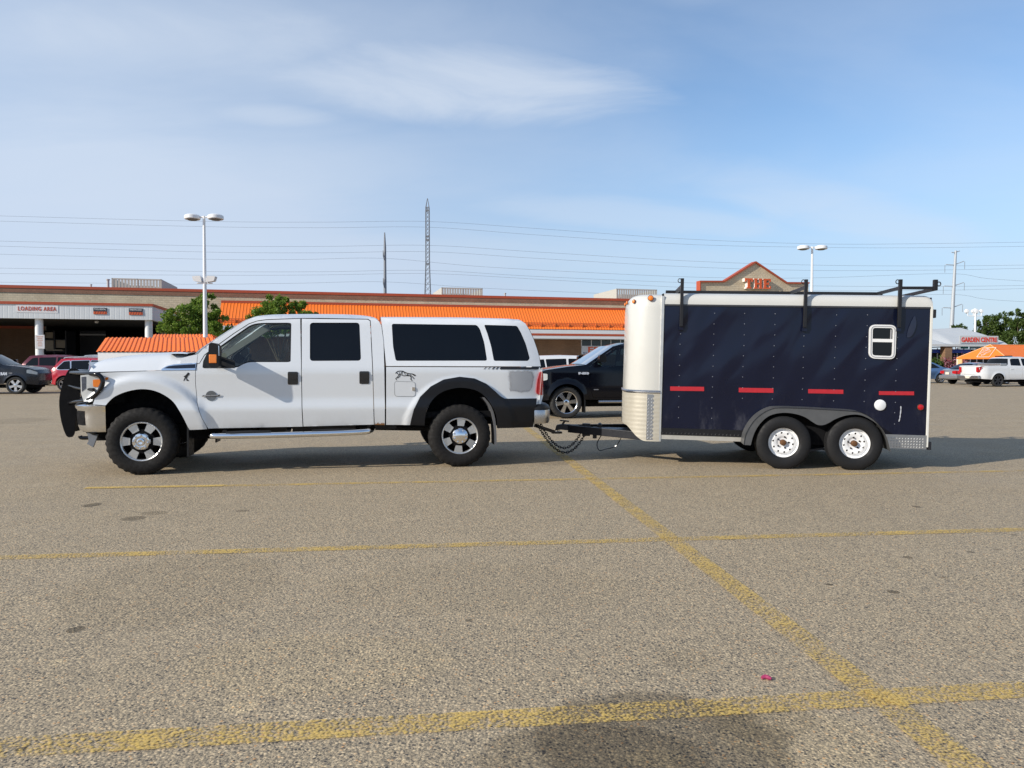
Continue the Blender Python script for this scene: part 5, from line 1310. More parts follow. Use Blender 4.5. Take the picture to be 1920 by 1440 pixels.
# lattice tower
P = depth_pt(801.5, 372, YP); lt_ = empty('lattice_tower', Matrix.Translation((P.x, P.y, 0)), 'slender dark lattice tower with pointed top behind the store', 'pylon'); H = P.z
legs = MB(); br = MB()
def hw(z): return interp([(0, 1.05), (H*.38, .70), (H*.62, .42), (H-2.2, .40), (H, .02)], z)
zs_ = [0]
while zs_[-1] < H-2.4: zs_.append(zs_[-1]+max(.9, 2.1*hw(zs_[-1])))
zs_ += [H-2.2, H]
for sx in (-1, 1):
    for sy in (-1, 1): MB().tube([(sx*hw(z), sy*hw(z), z) for z in zs_], .075, 5).build('leg', GALV, lt_, 0)
for a, b in zip(zs_, zs_[1:-1]):
    for c, d in (((-1, -1), (1, -1)), ((1, -1), (1, 1)), ((1, 1), (-1, 1)), ((-1, 1), (-1, -1))):
        br.beam((c[0]*hw(a), c[1]*hw(a), a), (d[0]*hw(b), d[1]*hw(b), b), .07, .07); br.beam((d[0]*hw(a), d[1]*hw(a), a), (c[0]*hw(b), c[1]*hw(b), b), .07, .07)
for fz in (.93, .78, .76, .62): 
    z = H*fz; br.box(-hw(z), hw(z), -hw(z), hw(z), z-.15, z+.15)
br.build('bracing', GALV, lt_, 0)
P = depth_pt(721.5, 436, YP-12); mp = empty('utility_pole', Matrix.Translation((P.x, P.y, 0)), 'plain dark grey steel pole left of the lattice tower', 'utility pole', 'power line poles')
MB().tube([(0, 0, 0), (0, 0, P.z-3), (-.05, 0, P.z)], [.45, .27, .12], 12).build('pole', GALV, mp)
for f in (.82, .62, .80, .60): MB().tube([(-.1, -.4, P.z*f), (-.28, -.5, P.z*f+.8), (-.32, -.5, P.z*f+1.4)], [.10, .09, .05], 8).build('insulator', GALV, mp)
P = depth_pt(1792, 470, 150); sp2 = empty('utility_pole', Matrix.Translation((P.x, P.y, 0)), 'pale steel pole with stepped cross arms beyond the garden canopy', 'utility pole', 'power line poles')
MB().tube([(-.9, 0, 0), (0, 0, P.z)], [.50, .22], 14).build('pole', GALV2, sp2)
for y, l, r_, rise in ((474, -1.0, 1.0, .4), (497, -2.0, 1.95, .8), (537, -2.1, 2.1, .8), (577.5, -2.1, 2.0, .8)):
    z = depth_pt(1790, y, 150).z; xo = -.9*(1-z/P.z)
    MB().beam((xo, 0, z), (xo+l, -.3, z+.05), .13, .15).build('cross_arm', GALV2, sp2, 0); MB().beam((xo, 0, z+.1), (xo+r_, .3, z+rise), .13, .15).build('cross_arm', GALV2, sp2, 0)
    if y > 480:
        for x, zz in ((xo+l, z), (xo+r_, z+rise-.1)): MB().tube([(x, 0, zz), (x, 0, zz-1.5)], .05, 5).build('insulator', GALV, sp2)
WIRE = M('wire_grey', (.16, .18, .21), .6)
WIRES = [[(-120, 400.5), (0, 404.7), (386, 415), (600, 416.5), (802, 415.3), (1000, 428), (1285, 448), (1523, 457), (1720, 457), (2040, 452)],
 [(-120, 411), (0, 414.6), (386, 425), (600, 427), (802, 426), (1000, 440), (1285, 458), (1523, 463.5), (1720, 464.5), (2040, 460)],
 [(-120, 449), (0, 452), (386, 461), (600, 462), (802, 460), (1000, 472), (1285, 489), (1523, 497), (1780, 498.5), (2040, 495)],
 [(-120, 458), (0, 461.5), (386, 472.5), (600, 474), (802, 472), (1000, 484), (1285, 500), (1523, 507), (1780, 506), (2040, 500)],
 [(-120, 472), (0, 476.6), (386, 486), (560, 486.5), (722, 484.5), (920, 501), (1285, 519), (1523, 521), (1774, 513), (1860, 523), (2040, 534)],
 [(-120, 499), (0, 502.6), (386, 509), (600, 509.5), (802, 507), (1000, 518), (1285, 530), (1523, 536), (1780, 537), (2040, 533)],
 [(-120, 511), (0, 513), (386, 516), (600, 515.5), (802, 513), (1000, 523), (1285, 539), (1523, 545), (1780, 544), (2040, 538)],
 [(-120, 528), (200, 531), (386, 533), (560, 531), (722, 528.5), (920, 541), (1285, 556), (1523, 560), (1774, 552), (1860, 562), (2040, 572)]]
ORD = ['highest of the thin power lines crossing the sky', 'second highest power line, just under the top one', 'third power line from the top, upper of the middle pair', 'fourth power line from the top, lower of the middle pair', 'fifth power line down, bending at the plain dark pole', 'sixth power line down, above the store roof', 'seventh power line down, just under the sixth', 'lowest power line, almost touching the store roof']
for wv, lab in zip(WIRES, ORD):
    pts = smooth([depth_pt(x, y, YP) for x, y in wv], 10)
    pts = [Vector(p) for p in pts]
    tag(MB().tube(pts, .023, 4, False).build('power_line', WIRE, None, 0), lab, 'power line', 'power lines in the sky')
# cart corrals with orange ribbed roofs
def corral(x0, x1, x2, yr, ye, Yr, Ye, label, rpit=.22):
    """ridge from x1 to x2 at row yr; eave from x0 at row ye"""
    a, b = depth_pt(x1, yr, Yr), depth_pt(x2, yr-1.2 if False else yr, Yr); c = depth_pt(x0, ye, Ye); d = depth_pt(x2+10, ye, Ye)
    e = empty('cart_shelter', Matrix.Translation((c.x, c.y, 0)), label, 'cart shelter', 'orange roofed cart shelters')
    o = Vector((c.x, c.y, 0)); L = d.x-c.x; n = int(L/rpit); mb = MB(); vs = []
    for i in range(n+1):
        for du, h in ((0, 0), (.45, 0), (.55, 1), (.9, 1)):
            f = (i+du)*rpit/L; top = a.lerp(b, min(1, f)) - o; bot = c.lerp(d, min(1, f)) - o
            vs += [top+Vector((0, -.02*h, .035*h)), bot+Vector((0, -.02*h, .035*h))]
    m = len(vs)//2; mb.add(vs, [(2*i, 2*i+1, 2*i+3, 2*i+2) for i in range(m-1)])
    back = [(Vector((v.x, 2*(a.y-c.y)-v.y, v.z)) if False else Vector((v[0], 2*(a.y-c.y)-v[1], v[2]))) for v in vs]
    mb.add(back, [(2*i+2, 2*i+3, 2*i+1, 2*i) for i in range(m-1)])
    mb.build('roof', ORANGE, e, 0)
    MB().box(.05, L, .06, .12, c.z-.42, c.z-.02).build('fascia', OFF_WHITE, e, 0)
    dep = 2*(a.y-c.y)
    for x in (.1, L*.33, L*.66, L-.1):
        for y in (.16, dep-.16): MB().box(x-.05, x+.05, y-.05, y+.05, 0, c.z-.05).build('post', LAMP_WHITE, e, 0)
    for z in (.45, .9): MB().box(.1, L-.1, dep-.2, dep-.15, z, z+.06).build('rail', LAMP_WHITE, e, 0)
corral(180, 198, 402, 633.5, 659.5, 36.5, 35, 'nearer orange ribbed cart shelter roof right behind the truck hood')
corral(282, 288, 396, 627.3, 642, 47, 45.8, 'farther orange ribbed cart shelter roof under the larger tree')
# ------------------------------------------------------------------ trees
def leaf_mat(name, c1, c2, c3):
    m = bpy.data.materials.new(name); n = NT(m)
    rnd = n.N.new('ShaderNodeNewGeometry').outputs['Random Per Island']
    c = n.ramp(rnd, [(0, c1), (.5, c2), (1, c3)]); n.set(col=c, rough=.55, spec=.3)
    tl = n.N.new('ShaderNodeBsdfTranslucent'); n.L.new(c, tl.inputs[0]); mx = n.N.new('ShaderNodeMixShader'); mx.inputs[0].default_value = .4
    n.L.new(n.b.outputs[0], mx.inputs[1]); n.L.new(tl.outputs[0], mx.inputs[2]); n.L.new(mx.outputs[0], n.out.inputs[0]); return m
LEAF_A = leaf_mat('fresh_leaves', (.075, .145, .016), (.15, .245, .03), (.25, .34, .055))
LEAF_B = leaf_mat('dark_leaves', (.035, .07, .014), (.065, .11, .02), (.11, .16, .035))
BARK = M('bark', (.10, .075, .05), .9, vary=.3, vs=8)
def tree(P, clumps, trunk_h, r0, n, ls, lm, label, group=None, seed=1, name='tree'):
    rng = random.Random(seed); e = empty(name, Matrix.Translation((P[0], P[1], 0)), label, 'tree', group)
    tk = MB(); tk.tube([(0, 0, 0), (.05, 0, trunk_h*.5), (0, .05, trunk_h)], [r0, r0*.8, r0*.6], 10)
    for cx, cy, cz, rx, ry, rz in clumps: tk.tube([(0, 0, trunk_h*.7), (cx*.5, cy*.5, (trunk_h+cz)/2), (cx, cy, cz)], [r0*.5, r0*.3, r0*.1], 6)
    tk.build('trunk', BARK, e)
    mb = MB(); tot = sum(c[3]*c[4]*c[5] for c in clumps)**1.0
    sub = []
    for c in clumps:       # every limb carries many small twig bunches
        for k in range(max(6, int(34*(c[3]*c[4]*c[5]/tot)*len(clumps)**.5))):
            while True:
                d = Vector((rng.uniform(-1, 1), rng.uniform(-1, 1), rng.uniform(-1, 1)))
                if .35 < d.length < 1: break
            sub.append((c[0]+d.x*c[3], c[1]+d.y*c[4], c[2]+d.z*c[5], rng.uniform(.20, .38)*min(c[3], c[4], c[5])+.08))
    for i in range(n):
        s = rng.choice(sub); d = Vector((rng.gauss(0, 1), rng.gauss(0, 1), rng.gauss(0, .8))); d = d.normalized()*s[3]*rng.uniform(.4, 1.25)
        c = Vector((s[0], s[1], s[2]))+d; l = ls*rng.uniform(.6, 1.35)
        a = Vector((rng.gauss(0, 1), rng.gauss(0, 1), rng.gauss(0, 1)-.4)).normalized(); b = a.cross(Vector((rng.gauss(0, 1), rng.gauss(0, 1), rng.gauss(0, 1)))).normalized()
        mb.add([c-a*l, c+b*l*.42, c+a*l, c-b*l*.42], [(0, 1, 2, 3)])
    mb.build('crown', lm, e, 0)
    return e
def px_clumps(P, Y, items):
    out = []
    for x, y, rx, rz in items:
        q = depth_pt(x, y, Y); k = Y/F; out.append((q.x-P[0], random.uniform(-.4, .4), q.z, rx*k, rx*k*.9, rz*k))
    return out
for (x, Y, items, th, n, ls, lab, sd) in (
    (372, 56, [(358, 572, 28, 19), (345, 588, 30, 20), (312, 606, 15, 16), (385, 567, 13, 20), (380, 590, 32, 20), (405, 597, 22, 24), (415, 618, 18, 20), (350, 612, 38, 20), (385, 622, 40, 18), (330, 622, 30, 14)], 1.6, 14000, .115, 'larger leafy green tree behind the corral roofs and the lamp post', 3),
    (525, 60, [(515, 566, 22, 13), (545, 567, 24, 12), (490, 580, 22, 16), (520, 586, 40, 16), (560, 583, 20, 12), (576, 592, 16, 10), (475, 598, 17, 14), (540, 605, 40, 18), (500, 612, 34, 18)], 1.8, 14000, .115, 'smaller leafy green tree above the truck cab roof', 5)):
    P = ground(x, 682+F*CAMH/Y); tree(P, px_clumps(P, Y, items), th, .13, n, ls, LEAF_A, lab, 'trees in front of the store', sd)
for i, (x, Y, items, n, lab) in enumerate((
    (1862, 118, [(1850, 602, 18, 12), (1868, 598, 22, 14), (1842, 618, 14, 16), (1865, 622, 26, 22), (1884, 612, 16, 18), (1850, 640, 26, 20), (1880, 640, 22, 20)], 9000, 'broad dark tree rising behind the right end of the garden canopy'),
    (1912, 110, [(1905, 592, 12, 14), (1920, 596, 14, 18), (1900, 612, 14, 18), (1918, 622, 20, 22), (1902, 640, 20, 20), (1935, 605, 20, 25), (1932, 640, 24, 24)], 8500, 'taller loose tree at the right edge of the picture'),
    (1795, 135, [(1797, 612, 8, 4.5), (1785, 614, 6, 4), (1802, 618, 9, 6)], 700, 'small bush top peeking over the garden canopy beside the steel pole'),
    (1960, 112, [(1955, 600, 26, 22), (1965, 630, 34, 28), (1945, 645, 26, 20)], 4000, 'tree just past the right edge behind the orange tent'))):
    P = ground(x, 682+F*CAMH/Y); tree(P, px_clumps(P, Y, items), 2.2, .22, n, .20, LEAF_B, lab, 'trees beyond the garden centre', 20+i)
# ------------------------------------------------------------------ other vehicles on the lot
PROF = {
 'pickup': dict(L=5.85, W=2.0, R=.405, wheels=(1.28, 4.93), sill=.47,
   chain=[((.0, .52), 'b'), ((-.02, .78), 'b'), ((.06, .80), 'b'), ((.05, 1.30), 'b'), ((.09, 1.345), 's'), ((1.98, 1.375), 'b'), ((2.02, 1.42), 'g'), ((2.16, 1.80), 'b'), ((2.34, 1.88), 'b'), ((2.8, 1.925), 'b'), ((3.3, 1.92), 'b'), ((3.66, 1.83), 'g'), ((4.42, 1.36), 'b'), ((4.9, 1.31), 'b'), ((5.45, 1.23), 'b'), ((5.72, 1.12), 'b'), ((5.82, .95), 'b'), ((5.85, .62), 'b'), ((5.78, .42), 'e')],
   wins=[[(2.22, 1.36), (2.28, 1.76), (2.42, 1.80), (2.98, 1.81), (2.98, 1.34)], [(3.10, 1.34), (3.10, 1.81), (3.42, 1.80), (3.62, 1.72), (4.12, 1.40), (4.08, 1.34), (3.9, 1.29), (3.7, 1.33)]],
   doors=[[(2.10, .52), (2.04, 1.30), (2.12, 1.60), (2.22, 1.84), (3.03, 1.86), (3.03, .52)], [(3.05, .52), (3.05, 1.86), (3.44, 1.845), (3.68, 1.755), (4.22, 1.41), (4.34, 1.30), (4.33, .80), (4.24, .52)]],
   tail=[(-.03, .92), (.10, .92), (.12, 1.28), (-.0, 1.28)], head=[(5.42, .98), (5.80, .90), (5.80, 1.02), (5.55, 1.14), (5.42, 1.13)], belt=1.32, mirror=(4.05, 1.42)),
 'suv': dict(L=4.70, W=1.83, R=.365, wheels=(.86, 3.55), sill=.32,
   chain=[((.06, .38), 'b'), ((.0, .60), 'b'), ((.03, .86), 'b'), ((.10, .98), 'b'), ((.22, 1.10), 'g'), ((.58, 1.54), 'b'), ((.62, 1.62), 'b'), ((.95, 1.665), 'b'), ((1.8, 1.69), 'b'), ((2.5, 1.67), 'b'), ((2.95, 1.58), 'g'), ((3.72, 1.12), 'b'), ((4.1, 1.05), 'b'), ((4.5, .92), 'b'), ((4.66, .78), 'b'), ((4.70, .50), 'b'), ((4.62, .28), 'e')],
   wins=[[(.46, 1.14), (.78, 1.50), (1.06, 1.53), (1.12, 1.10), (.60, 1.09)], [(1.17, 1.10), (1.12, 1.53), (1.98, 1.555), (1.98, 1.08)], [(2.06, 1.08), (2.06, 1.555), (2.45, 1.545), (2.84, 1.46), (3.34, 1.13), (3.3, 1.06)]],
   doors=[], tail=[(.0, .84), (.12, .82), (.44, 1.02), (.30, 1.10), (.12, 1.02)], head=[(4.30, .72), (4.66, .68), (4.62, .80), (4.40, .88), (4.28, .85)], belt=1.03, mirror=(3.22, 1.12)),
 'sedan': dict(L=4.75, W=1.80, R=.33, wheels=(1.0, 3.78), sill=.28,
   chain=[((.06, .34), 'b'), ((.0, .52), 'b'), ((.02, .70), 'b'), ((.06, .94), 'b'), ((.14, 1.0), 'b'), ((.72, 1.05), 'g'), ((1.38, 1.38), 'b'), ((1.75, 1.445), 'b'), ((2.2, 1.455), 'b'), ((2.6, 1.40), 'g'), ((3.42, 1.02), 'b'), ((4.2, .90), 'b'), ((4.6, .74), 'b'), ((4.75, .55), 'b'), ((4.68, .24), 'e')],
   wins=[[(1.02, 1.02), (1.42, 1.29), (1.7, 1.35), (2.12, 1.36), (2.12, 1.0)], [(2.2, 1.0), (2.2, 1.36), (2.55, 1.33), (3.10, 1.03), (3.06, .98)]],
   doors=[], tail=[(.01, .72), (.10, .70), (.42, .82), (.36, .94), (.08, .93)], head=[(4.2, .62), (4.68, .58), (4.6, .72), (4.3, .80)], belt=.97, mirror=(3.0, 1.03)),
}
def vehicle(key, name, label, cat, M4, paint, flip=False, sc=1.0, rim='five', glass_m=None, lod=1, rails=False, group=None, chrome_line=False, flare=0.0):
    p = PROF[key]; L, W = p['L'], p['W']
    e = empty(name, M4 @ Matrix.Scale(sc, 4), label, cat, group)
    FX = (lambda u: L-u) if flip else (lambda u: u)
    pf = lambda pts: [(FX(u), z) for u, z in pts]
    H = max(c[0][1] for c in p['chain'])
    kn = [(.2, .10), (.45, .05), (.62, .02), (.80, .012), (p['belt']-.12, .03), (p['belt'], .055), (p['belt']+.05, .075), (H-.14, .24), (H-.06, .30), (H-.015, .40), (H+.03, .55)]
    def vf0(u, z):
        v = interp(kn, z); a = min(u, L-u)
        if a < .6: v += .26*((.6-a)/.6)**2*(1 if z < 1.25 else .3)
        for wu in p['wheels']: v -= (.03+flare)*(1-sst(p['R']+.08, p['R']+.16, hypot(u-wu, z-p['R'])))
        return v
    vf = lambda u, z: vf0(FX(u), z)
    top = [c[0] for c in p['chain']]
    outline = list(top); sill = p['sill']
    for wu in reversed(p['wheels']):
        r = p['R']+.07; a0 = math.asin(max(-1, min(1, (sill-p['R'])/r)))
        n = 14; arc = [(wu+r*cos(a0+(pi-2*a0)*k/n), p['R']+r*sin(a0+(pi-2*a0)*k/n)) for k in range(n+1)]
        outline += arc
    wins = [fillet(w, .05) for w in p['wins']]; doors = [fillet(d, .04) for d in p['doors']]
    hs_ = [pf(d) for d in doors] if doors else [pf(w) for w in wins]
    res = .07 if lod < 2 else .11
    body = MB()
    for Wf in (None, W): body.sheet(pf(outline), vf, hs_, res, .02, Wf)
    # skin over hood, roof and ends
    n = len(top)
    def strip(i0, i1, m, crown=.0, bulge=.0, off=0.0):
        for i in range(i0, i1):
            a, b = top[i], top[i+1]
            def fn(s, t):
                u = a[0]+(b[0]-a[0])*s; z = a[1]+(b[1]-a[1])*s; v = vf0(u, z)+off
                dx, dz = b[0]-a[0], b[1]-a[1]; l = hypot(dx, dz); q = sin(pi*t)**.7
                nu, nz_ = -dz/l, dx/l
                return (FX(u+nu*(bulge*q+off*0)), v+(W-2*v)*t, z+nz_*(crown*q))
            m.grid(fn, 2, 12)
    kinds = [c[1] for c in p['chain']]
    gl = []
    for i in range(n-1):
        k = kinds[i]
        if k == 's': continue
        if k == 'g':
            g = MB(); strip(i, i+1, g, .03, .10); gl.append(g)
        else: strip(i, i+1, body, .02 if top[i][1] > 1.0 else .0, .10 if i > n-6 or i < 4 else .02)
    body.build('body', paint, e, 40)
    for k, g in enumerate(gl): g.build('windscreen' if k else 'rear_window', glass_m or TINT, e, 50)
    if doors:
        for Wf in (None, W):
            for d, w in zip(doors, wins):
                do = MB().sheet(pf(inset(d, .007)), vf, [pf(w)], res, .03, Wf).build('door', paint, e, 40)
                MB().sheet(pf(inset(w, -.004)), lambda u, z: vf(u, z)+.01, (), .12, 0, Wf).build('window', glass_m or TINT, do, 40)
                u1 = max(q[0] for q in d) if False else min(q[0] for q in d)+.10
                hb_ = MB().sheet(pf([(u1, 1.10), (u1+.2, 1.11), (u1+.2, 1.15), (u1, 1.14)]), lambda u, z: vf(u, z)-.02, (), .1, .02, Wf); hb_.build('handle', paint, do, 40)
    else:
        for Wf in (None, W):
            for w in wins:
                wo = MB().sheet(pf(inset(w, -.004)), lambda u, z: vf(u, z)+.006, (), .15, 0, Wf).build('window', glass_m or TINT, e, 40)
                if chrome_line: MB().sheet(pf(inset(w, -.03)), lambda u, z: vf(u, z)-.004, [pf(inset(w, .002))], .15, .01, Wf).build('window_trim', M('trim_chrome', (.7, .7, .72), .2, .9), wo, 40)
    for Wf in (None, W):
        MB().sheet(pf(fillet(p['tail'], .03)), lambda u, z: vf(u, z)-.010, (), .08, .03, Wf).build('tail_light', RED_LENS, e, 40)
        MB().sheet(pf(fillet(p['head'], .03)), lambda u, z: vf(u, z)-.010, (), .08, .03, Wf).build('headlight', CLEAR_LENS, e, 40)
        mu, mz = p['mirror']; mm = MB().prism(fillet([(FX(mu)-.10, mz), (FX(mu)+.10, mz), (FX(mu)+.08, mz+.2), (FX(mu)-.08, mz+.2)], .05), -.20, -.03)
        mm.box(FX(mu)-.04, FX(mu)+.04, -.05, .10, mz, mz+.06)
        (mm.mirror_y(W) if Wf else mm).build('side_mirror', BLACK_SATIN, e, 40)
    # tail lamps seen from behind, plate and bumper
    tz = [q[1] for q in p['tail']]; z0, z1 = min(tz), max(tz)
    tu = p['tail'][0][0]
    wd = .16 if key == 'pickup' else .34
    for y0, y1 in ((vf0(.1, z0)-.0+.02, vf0(.1, z0)+wd), (W-vf0(.1, z0)-wd, W-vf0(.1, z0)-.02)):
        a = .05 if key == 'pickup' else top[2][0]+.02
        MB().prism([(y0, z0+.02), (y1, z0+.04), (y1, z1-.04 if key != 'suv' else z0+.22), (y0, z1-.02 if key != 'suv' else z0+.2)], FX(a-.10), FX(a-.02), 'x').build('tail_light', RED_LENS, e, 30, .01)
    pz = .62 if key == 'pickup' else .74
    MB().box(min(FX(-.13), FX(-.11)), max(FX(-.13), FX(-.11)), W/2-.16, W/2+.16, pz-.08, pz+.08).build('number_plate', M('plate_white', (.66, .60, .50), .5), e, 0)
    bm = MB(); b0, b1 = sorted((FX(-.10), FX(.06)))
    bm.box(b0, b1, .12, W-.12, .50 if key == 'pickup' else .40, .72 if key == 'pickup' else .60)
    bm.build('bumper', DULL_CHROME if key == 'pickup' else paint, e, 0, .03)
    # underbody, floor, wells
    ub = MB(); ub.box(*sorted((FX(.25), FX(L-.3))), .35, W-.35, .28, .42); ub.build('underbody', BLACK_MATT, e, 0)
    for wu in p['wheels']: MB().box(FX(wu)-p['R']-.06, FX(wu)+p['R']+.06, .30, W-.30, .3, p['R']*2+.06).build('wheel_well', BLACK_MATT, e, 0)
    if key == 'pickup':
        bd = MB(); x0, x1 = sorted((FX(.55), FX(2.0))); bd.box(*sorted((FX(.1), FX(2.0))), .28, W-.28, .80, .86); bd.box(*sorted((FX(1.94), FX(2.0))), .10, W-.10, .8, 1.37)
        for y0 in (.06, W-.16): bd.box(x0, x1, y0, y0+.10, .86, 1.34)
        bd.box(*sorted((FX(.07), FX(.12))), .28, W-.28, .8, 1.30); bd.build('cargo_bed', BLACK_PLASTIC, e, 0)
    else:
        bd = MB(); bd.box(*sorted((FX(.5), FX(3.3))), .14, W-.14, .55, p['belt']-.06); bd.build('cabin_floor', DARK_CLOTH, e, 0)
    if key == 'pickup':
        st = MB(); 
        for v in (.35, W-.85): st.prism(fillet([(FX(3.05)-.12, .8), (FX(3.05)+.12, .8), (FX(3.05)+.1, 1.45), (FX(3.05)-.1, 1.45)], .05), v, v+.5)
        st.build('seats', DARK_CLOTH, e, 30); MB().box(*sorted((FX(3.9), FX(4.35))), .14, W-.14, .9, 1.30).build('dashboard', DARK_CLOTH, e, 0)
        MB().box(*sorted((FX(2.1), FX(4.4))), .12, W-.12, .5, .8).build('cabin_floor', DARK_CLOTH, e, 0)
    if rails:
        for v in (.34, W-.34): MB().tube(smooth([(FX(.75), v, H-.07), (FX(.85), v, H+.01), (FX(1.7), v, H+.045), (FX(2.5), v, H+.01), (FX(2.6), v, H-.06)], 4), .025, 6).build('roof_rail', M('rail_silver', (.72, .72, .72), .3, .7), e)
    for wu in p['wheels']:
        for far in (0, 1): wheel(e, FX(wu), W-.015 if far else .015, p['R'], p['R'], .24, p['R']*.70, rim, M('plain_tyre', (.018, .018, .018), .75), far=bool(far), rot=.4+wu, lod=lod)
    return e
def paintm(name, col, rough=.22, metal=.0, coat=1.0): return M(name, col, rough, metal, coat, vary=.03)
PBLACK = M('black_paint', (.0025, .003, .006), .10, spec=.35, vary=.03); PGREY = M('dark_grey_paint', (.016, .019, .028), .25, .2, coat=.3, vary=.03); PRED = paintm('red_paint', (.46, .010, .030), .3)
PMAROON = paintm('maroon_paint', (.12, .008, .02), .3, .2); PSILVER = paintm('silver_paint', (.30, .31, .33), .3, .6); PBLUE = paintm('pale_blue_paint', (.10, .19, .36), .3, .4); PWHITE = paintm('fleet_white', (.66, .67, .68), .28)
def place(px, Y, yaw, du=0.0, sc=1.0):
    """ground spot under pixel column px at depth Y; du moves back along the vehicle"""
    d = ray(px, 690); P = Vector((d.x/d.y*Y, Y, 0)); y = radians(yaw); return Matrix.Translation(P - Vector((cos(y), sin(y), 0))*du*sc) @ Matrix.Rotation(y, 4, 'Z')
# black pickup between truck and trailer: front to the left
bkm = place(1063, 18.8, 9, .92)
bk = vehicle('pickup', 'parked_pickup', 'shiny black pickup with chrome wheels, seen between the white truck and the trailer', 'pickup truck', bkm, PBLACK, flip=True, rim='six', lod=0, group='pickups parked around the lot', flare=.02, glass_m=glass('pickup_glass', (.25, .32, .32)))
fb_ = Frame(bkm.to_translation(), radians(9))
vq = lambda u, z: .03
lettering(bk, 'lettering', 'F-150', 1084, 697.6, 1104, 4.6, vq, .03, M('badge_white', (.75, .78, .85), .3, .5), .012, .006, frame=fb_)
lettering(bk, 'lettering', 'ECOBOOST', 1113, 729.5, 1122, 1.8, vq, .025, M('badge_dim', (.3, .3, .32), .3, .5), .004, .006, frame=fb_)
MB().box(1.38, 1.41, .02, .30, .15, .75).build('mud_flap', BLACK_PLASTIC, bk, 0); MB().tube([(1.75, .03, .42), (4.2, .03, .42)], .04, 8).build('step_bar', DULL_CHROME, bk)
rmk = place(68, 34.2, 10, 5.85, .98)
rm_ = vehicle('pickup', 'parked_pickup', 'dark grey pickup with bright wheels entering at the left edge', 'pickup truck', rmk, PGREY, sc=.98, rim='five', lod=1, group='pickups parked around the lot', glass_m=glass('pickup_glass'))
fr2 = Frame(rmk.to_translation(), radians(10))
lettering(rm_, 'lettering', 'RAM', 5.5, 697, 18, 6, lambda u, z: .03, .03, M('badge_white'), .015, .008, frame=fr2); lettering(rm_, 'lettering', '1500', 21, 697.5, 28, 3, lambda u, z: .03, .03, M('badge_dim'), .006, .008, frame=fr2)
vehicle('suv', 'parked_suv', 'bright red suv with silver roof rails behind the grille guard', 'suv', place(85, 37.6, 10, 0), PRED, rim='five', rails=True, chrome_line=True, group='cars parked by the store')
vehicle('suv', 'parked_suv', 'maroon minivan roof showing between the dark grey pickup and red suv', 'suv', place(28, 47, 10, 0), PMAROON, sc=1.16, lod=2, group='cars parked by the store')
vehicle('suv', 'parked_suv', 'white suv whose roof shows just above the red suv', 'suv', place(128, 49, 10, 0), PWHITE, sc=1.13, lod=2, rails=True, group='cars parked by the store')
vehicle('sedan', 'parked_car', 'pale car roof just visible over the white truck hood', 'car', place(185, 38, 10, 0), PWHITE, sc=1.24, lod=2, group='cars parked by the store')
vehicle('suv', 'parked_suv', 'white suv with black windows behind the black pickup', 'suv', place(1072, 31, 9, 2.15, 1.03), PWHITE, sc=1.03, lod=1, group='cars parked by the store')
vehicle('sedan', 'parked_car', 'silver sedan with red tail lights beside the white pickup tailgate', 'car', place(1799, 49.5, 12, 0), PSILVER, lod=1, group='cars parked by the garden centre')
vehicle('sedan', 'parked_car', 'light blue car half hidden behind the rear of the trailer', 'car', place(1789, 53.5, 12, 4.75, 1.06), PBLUE, flip=True, sc=1.06, lod=1, group='cars parked by the garden centre')
wpk = place(1840, 44.6, 10, 0)
wp_ = vehicle('pickup', 'parked_pickup', 'white pickup with dark wheels and bed toolbox at the right edge', 'pickup truck', wpk, PWHITE, sc=.94, rim='dark', lod=1, group='pickups parked around the lot')
tb_ = MB().box(1.45, 1.92, .06, 1.94, 1.30, 1.50); tb_.build('toolbox', M('toolbox_alu', (.5, .5, .5), .35, .8), wp_, 0, .02)
MB().box(-.035, .02, .78, 1.02, 1.02, 1.09).build('tailgate_handle', BLACK_PLASTIC, wp_, 0)
cbm = MB(); cbm.box(2.5, 2.6, .35, 1.65, 1.93, 2.0); cbm.build('roof_bar', BLACK_SATIN, wp_, 0, .01)
# ------------------------------------------------------------------ garden centre
P = depth_pt(1747, 682, 76); GC = Frame(Vector((P.x, P.y, 0)), radians(6))
K = lambda x, y, v=0.0: GC.at(x, y, v)
garden = empty('garden_canopy', GC.m, 'white fabric garden centre canopy on brick columns, right of the trailer', 'canopy')
VR = 7.0
ze = K(1800, 645.5)[1]; ua_, ub_2 = K(1650, 645)[0], K(1889.5, 645)[0]
rid = [(K(x, y, VR)[0], K(x, y, VR)[1]) for x, y in [(1640, 617.5), (1747, 617), (1800, 614.5), (1830, 612.7), (1838, 612.5), (1850, 617), (1866, 625.5), (1880, 636), (1890.5, 645)]]
ucol = K(1780, 645)[0]
FAB = M('white_fabric', (.48, .50, .51), .7, vary=.05, vs=.6)
def gfn(a, b):
    u = ua_+(ub_2-ua_)*a; zr = max(ze+.02, interp(rid, u)); q = min(1, b*2) if b <= .5 else 1-(b-.5)*2
    z = ze+(zr-ze)*q**.8
    for uc__ in (ucol, ucol-11.5, ucol-23): z -= .55*max(0, 1-abs(u-uc__)/(.25+2.6*q))*q**.7*(1-q)*2.2
    return (u, 2*VR*b, max(z, ze))
MB().grid(gfn, 120, 28).build('roof', FAB, garden, 45)
MB().box(ua_, ub_2, -.03, .03, ze-.22, ze).build('valance', FAB, garden, 0)
gb2 = MB().prism([(0.05, ze-.1), (2*VR-.05, ze-.1), (2*VR-.05, ze), (.05, ze)], ub_2-.05, ub_2, 'x'); gb2.build('end_wall', FAB, garden, 0)
t = text_mb('GARDEN CENTRE', 1, .02, .03, width=K(1870, 640)[0]-K(1803, 640)[0]); hg = max(v[2] for v in t.v)
a = K(1803, 641.5, -.1); b = K(1803, 632.3, -.1)
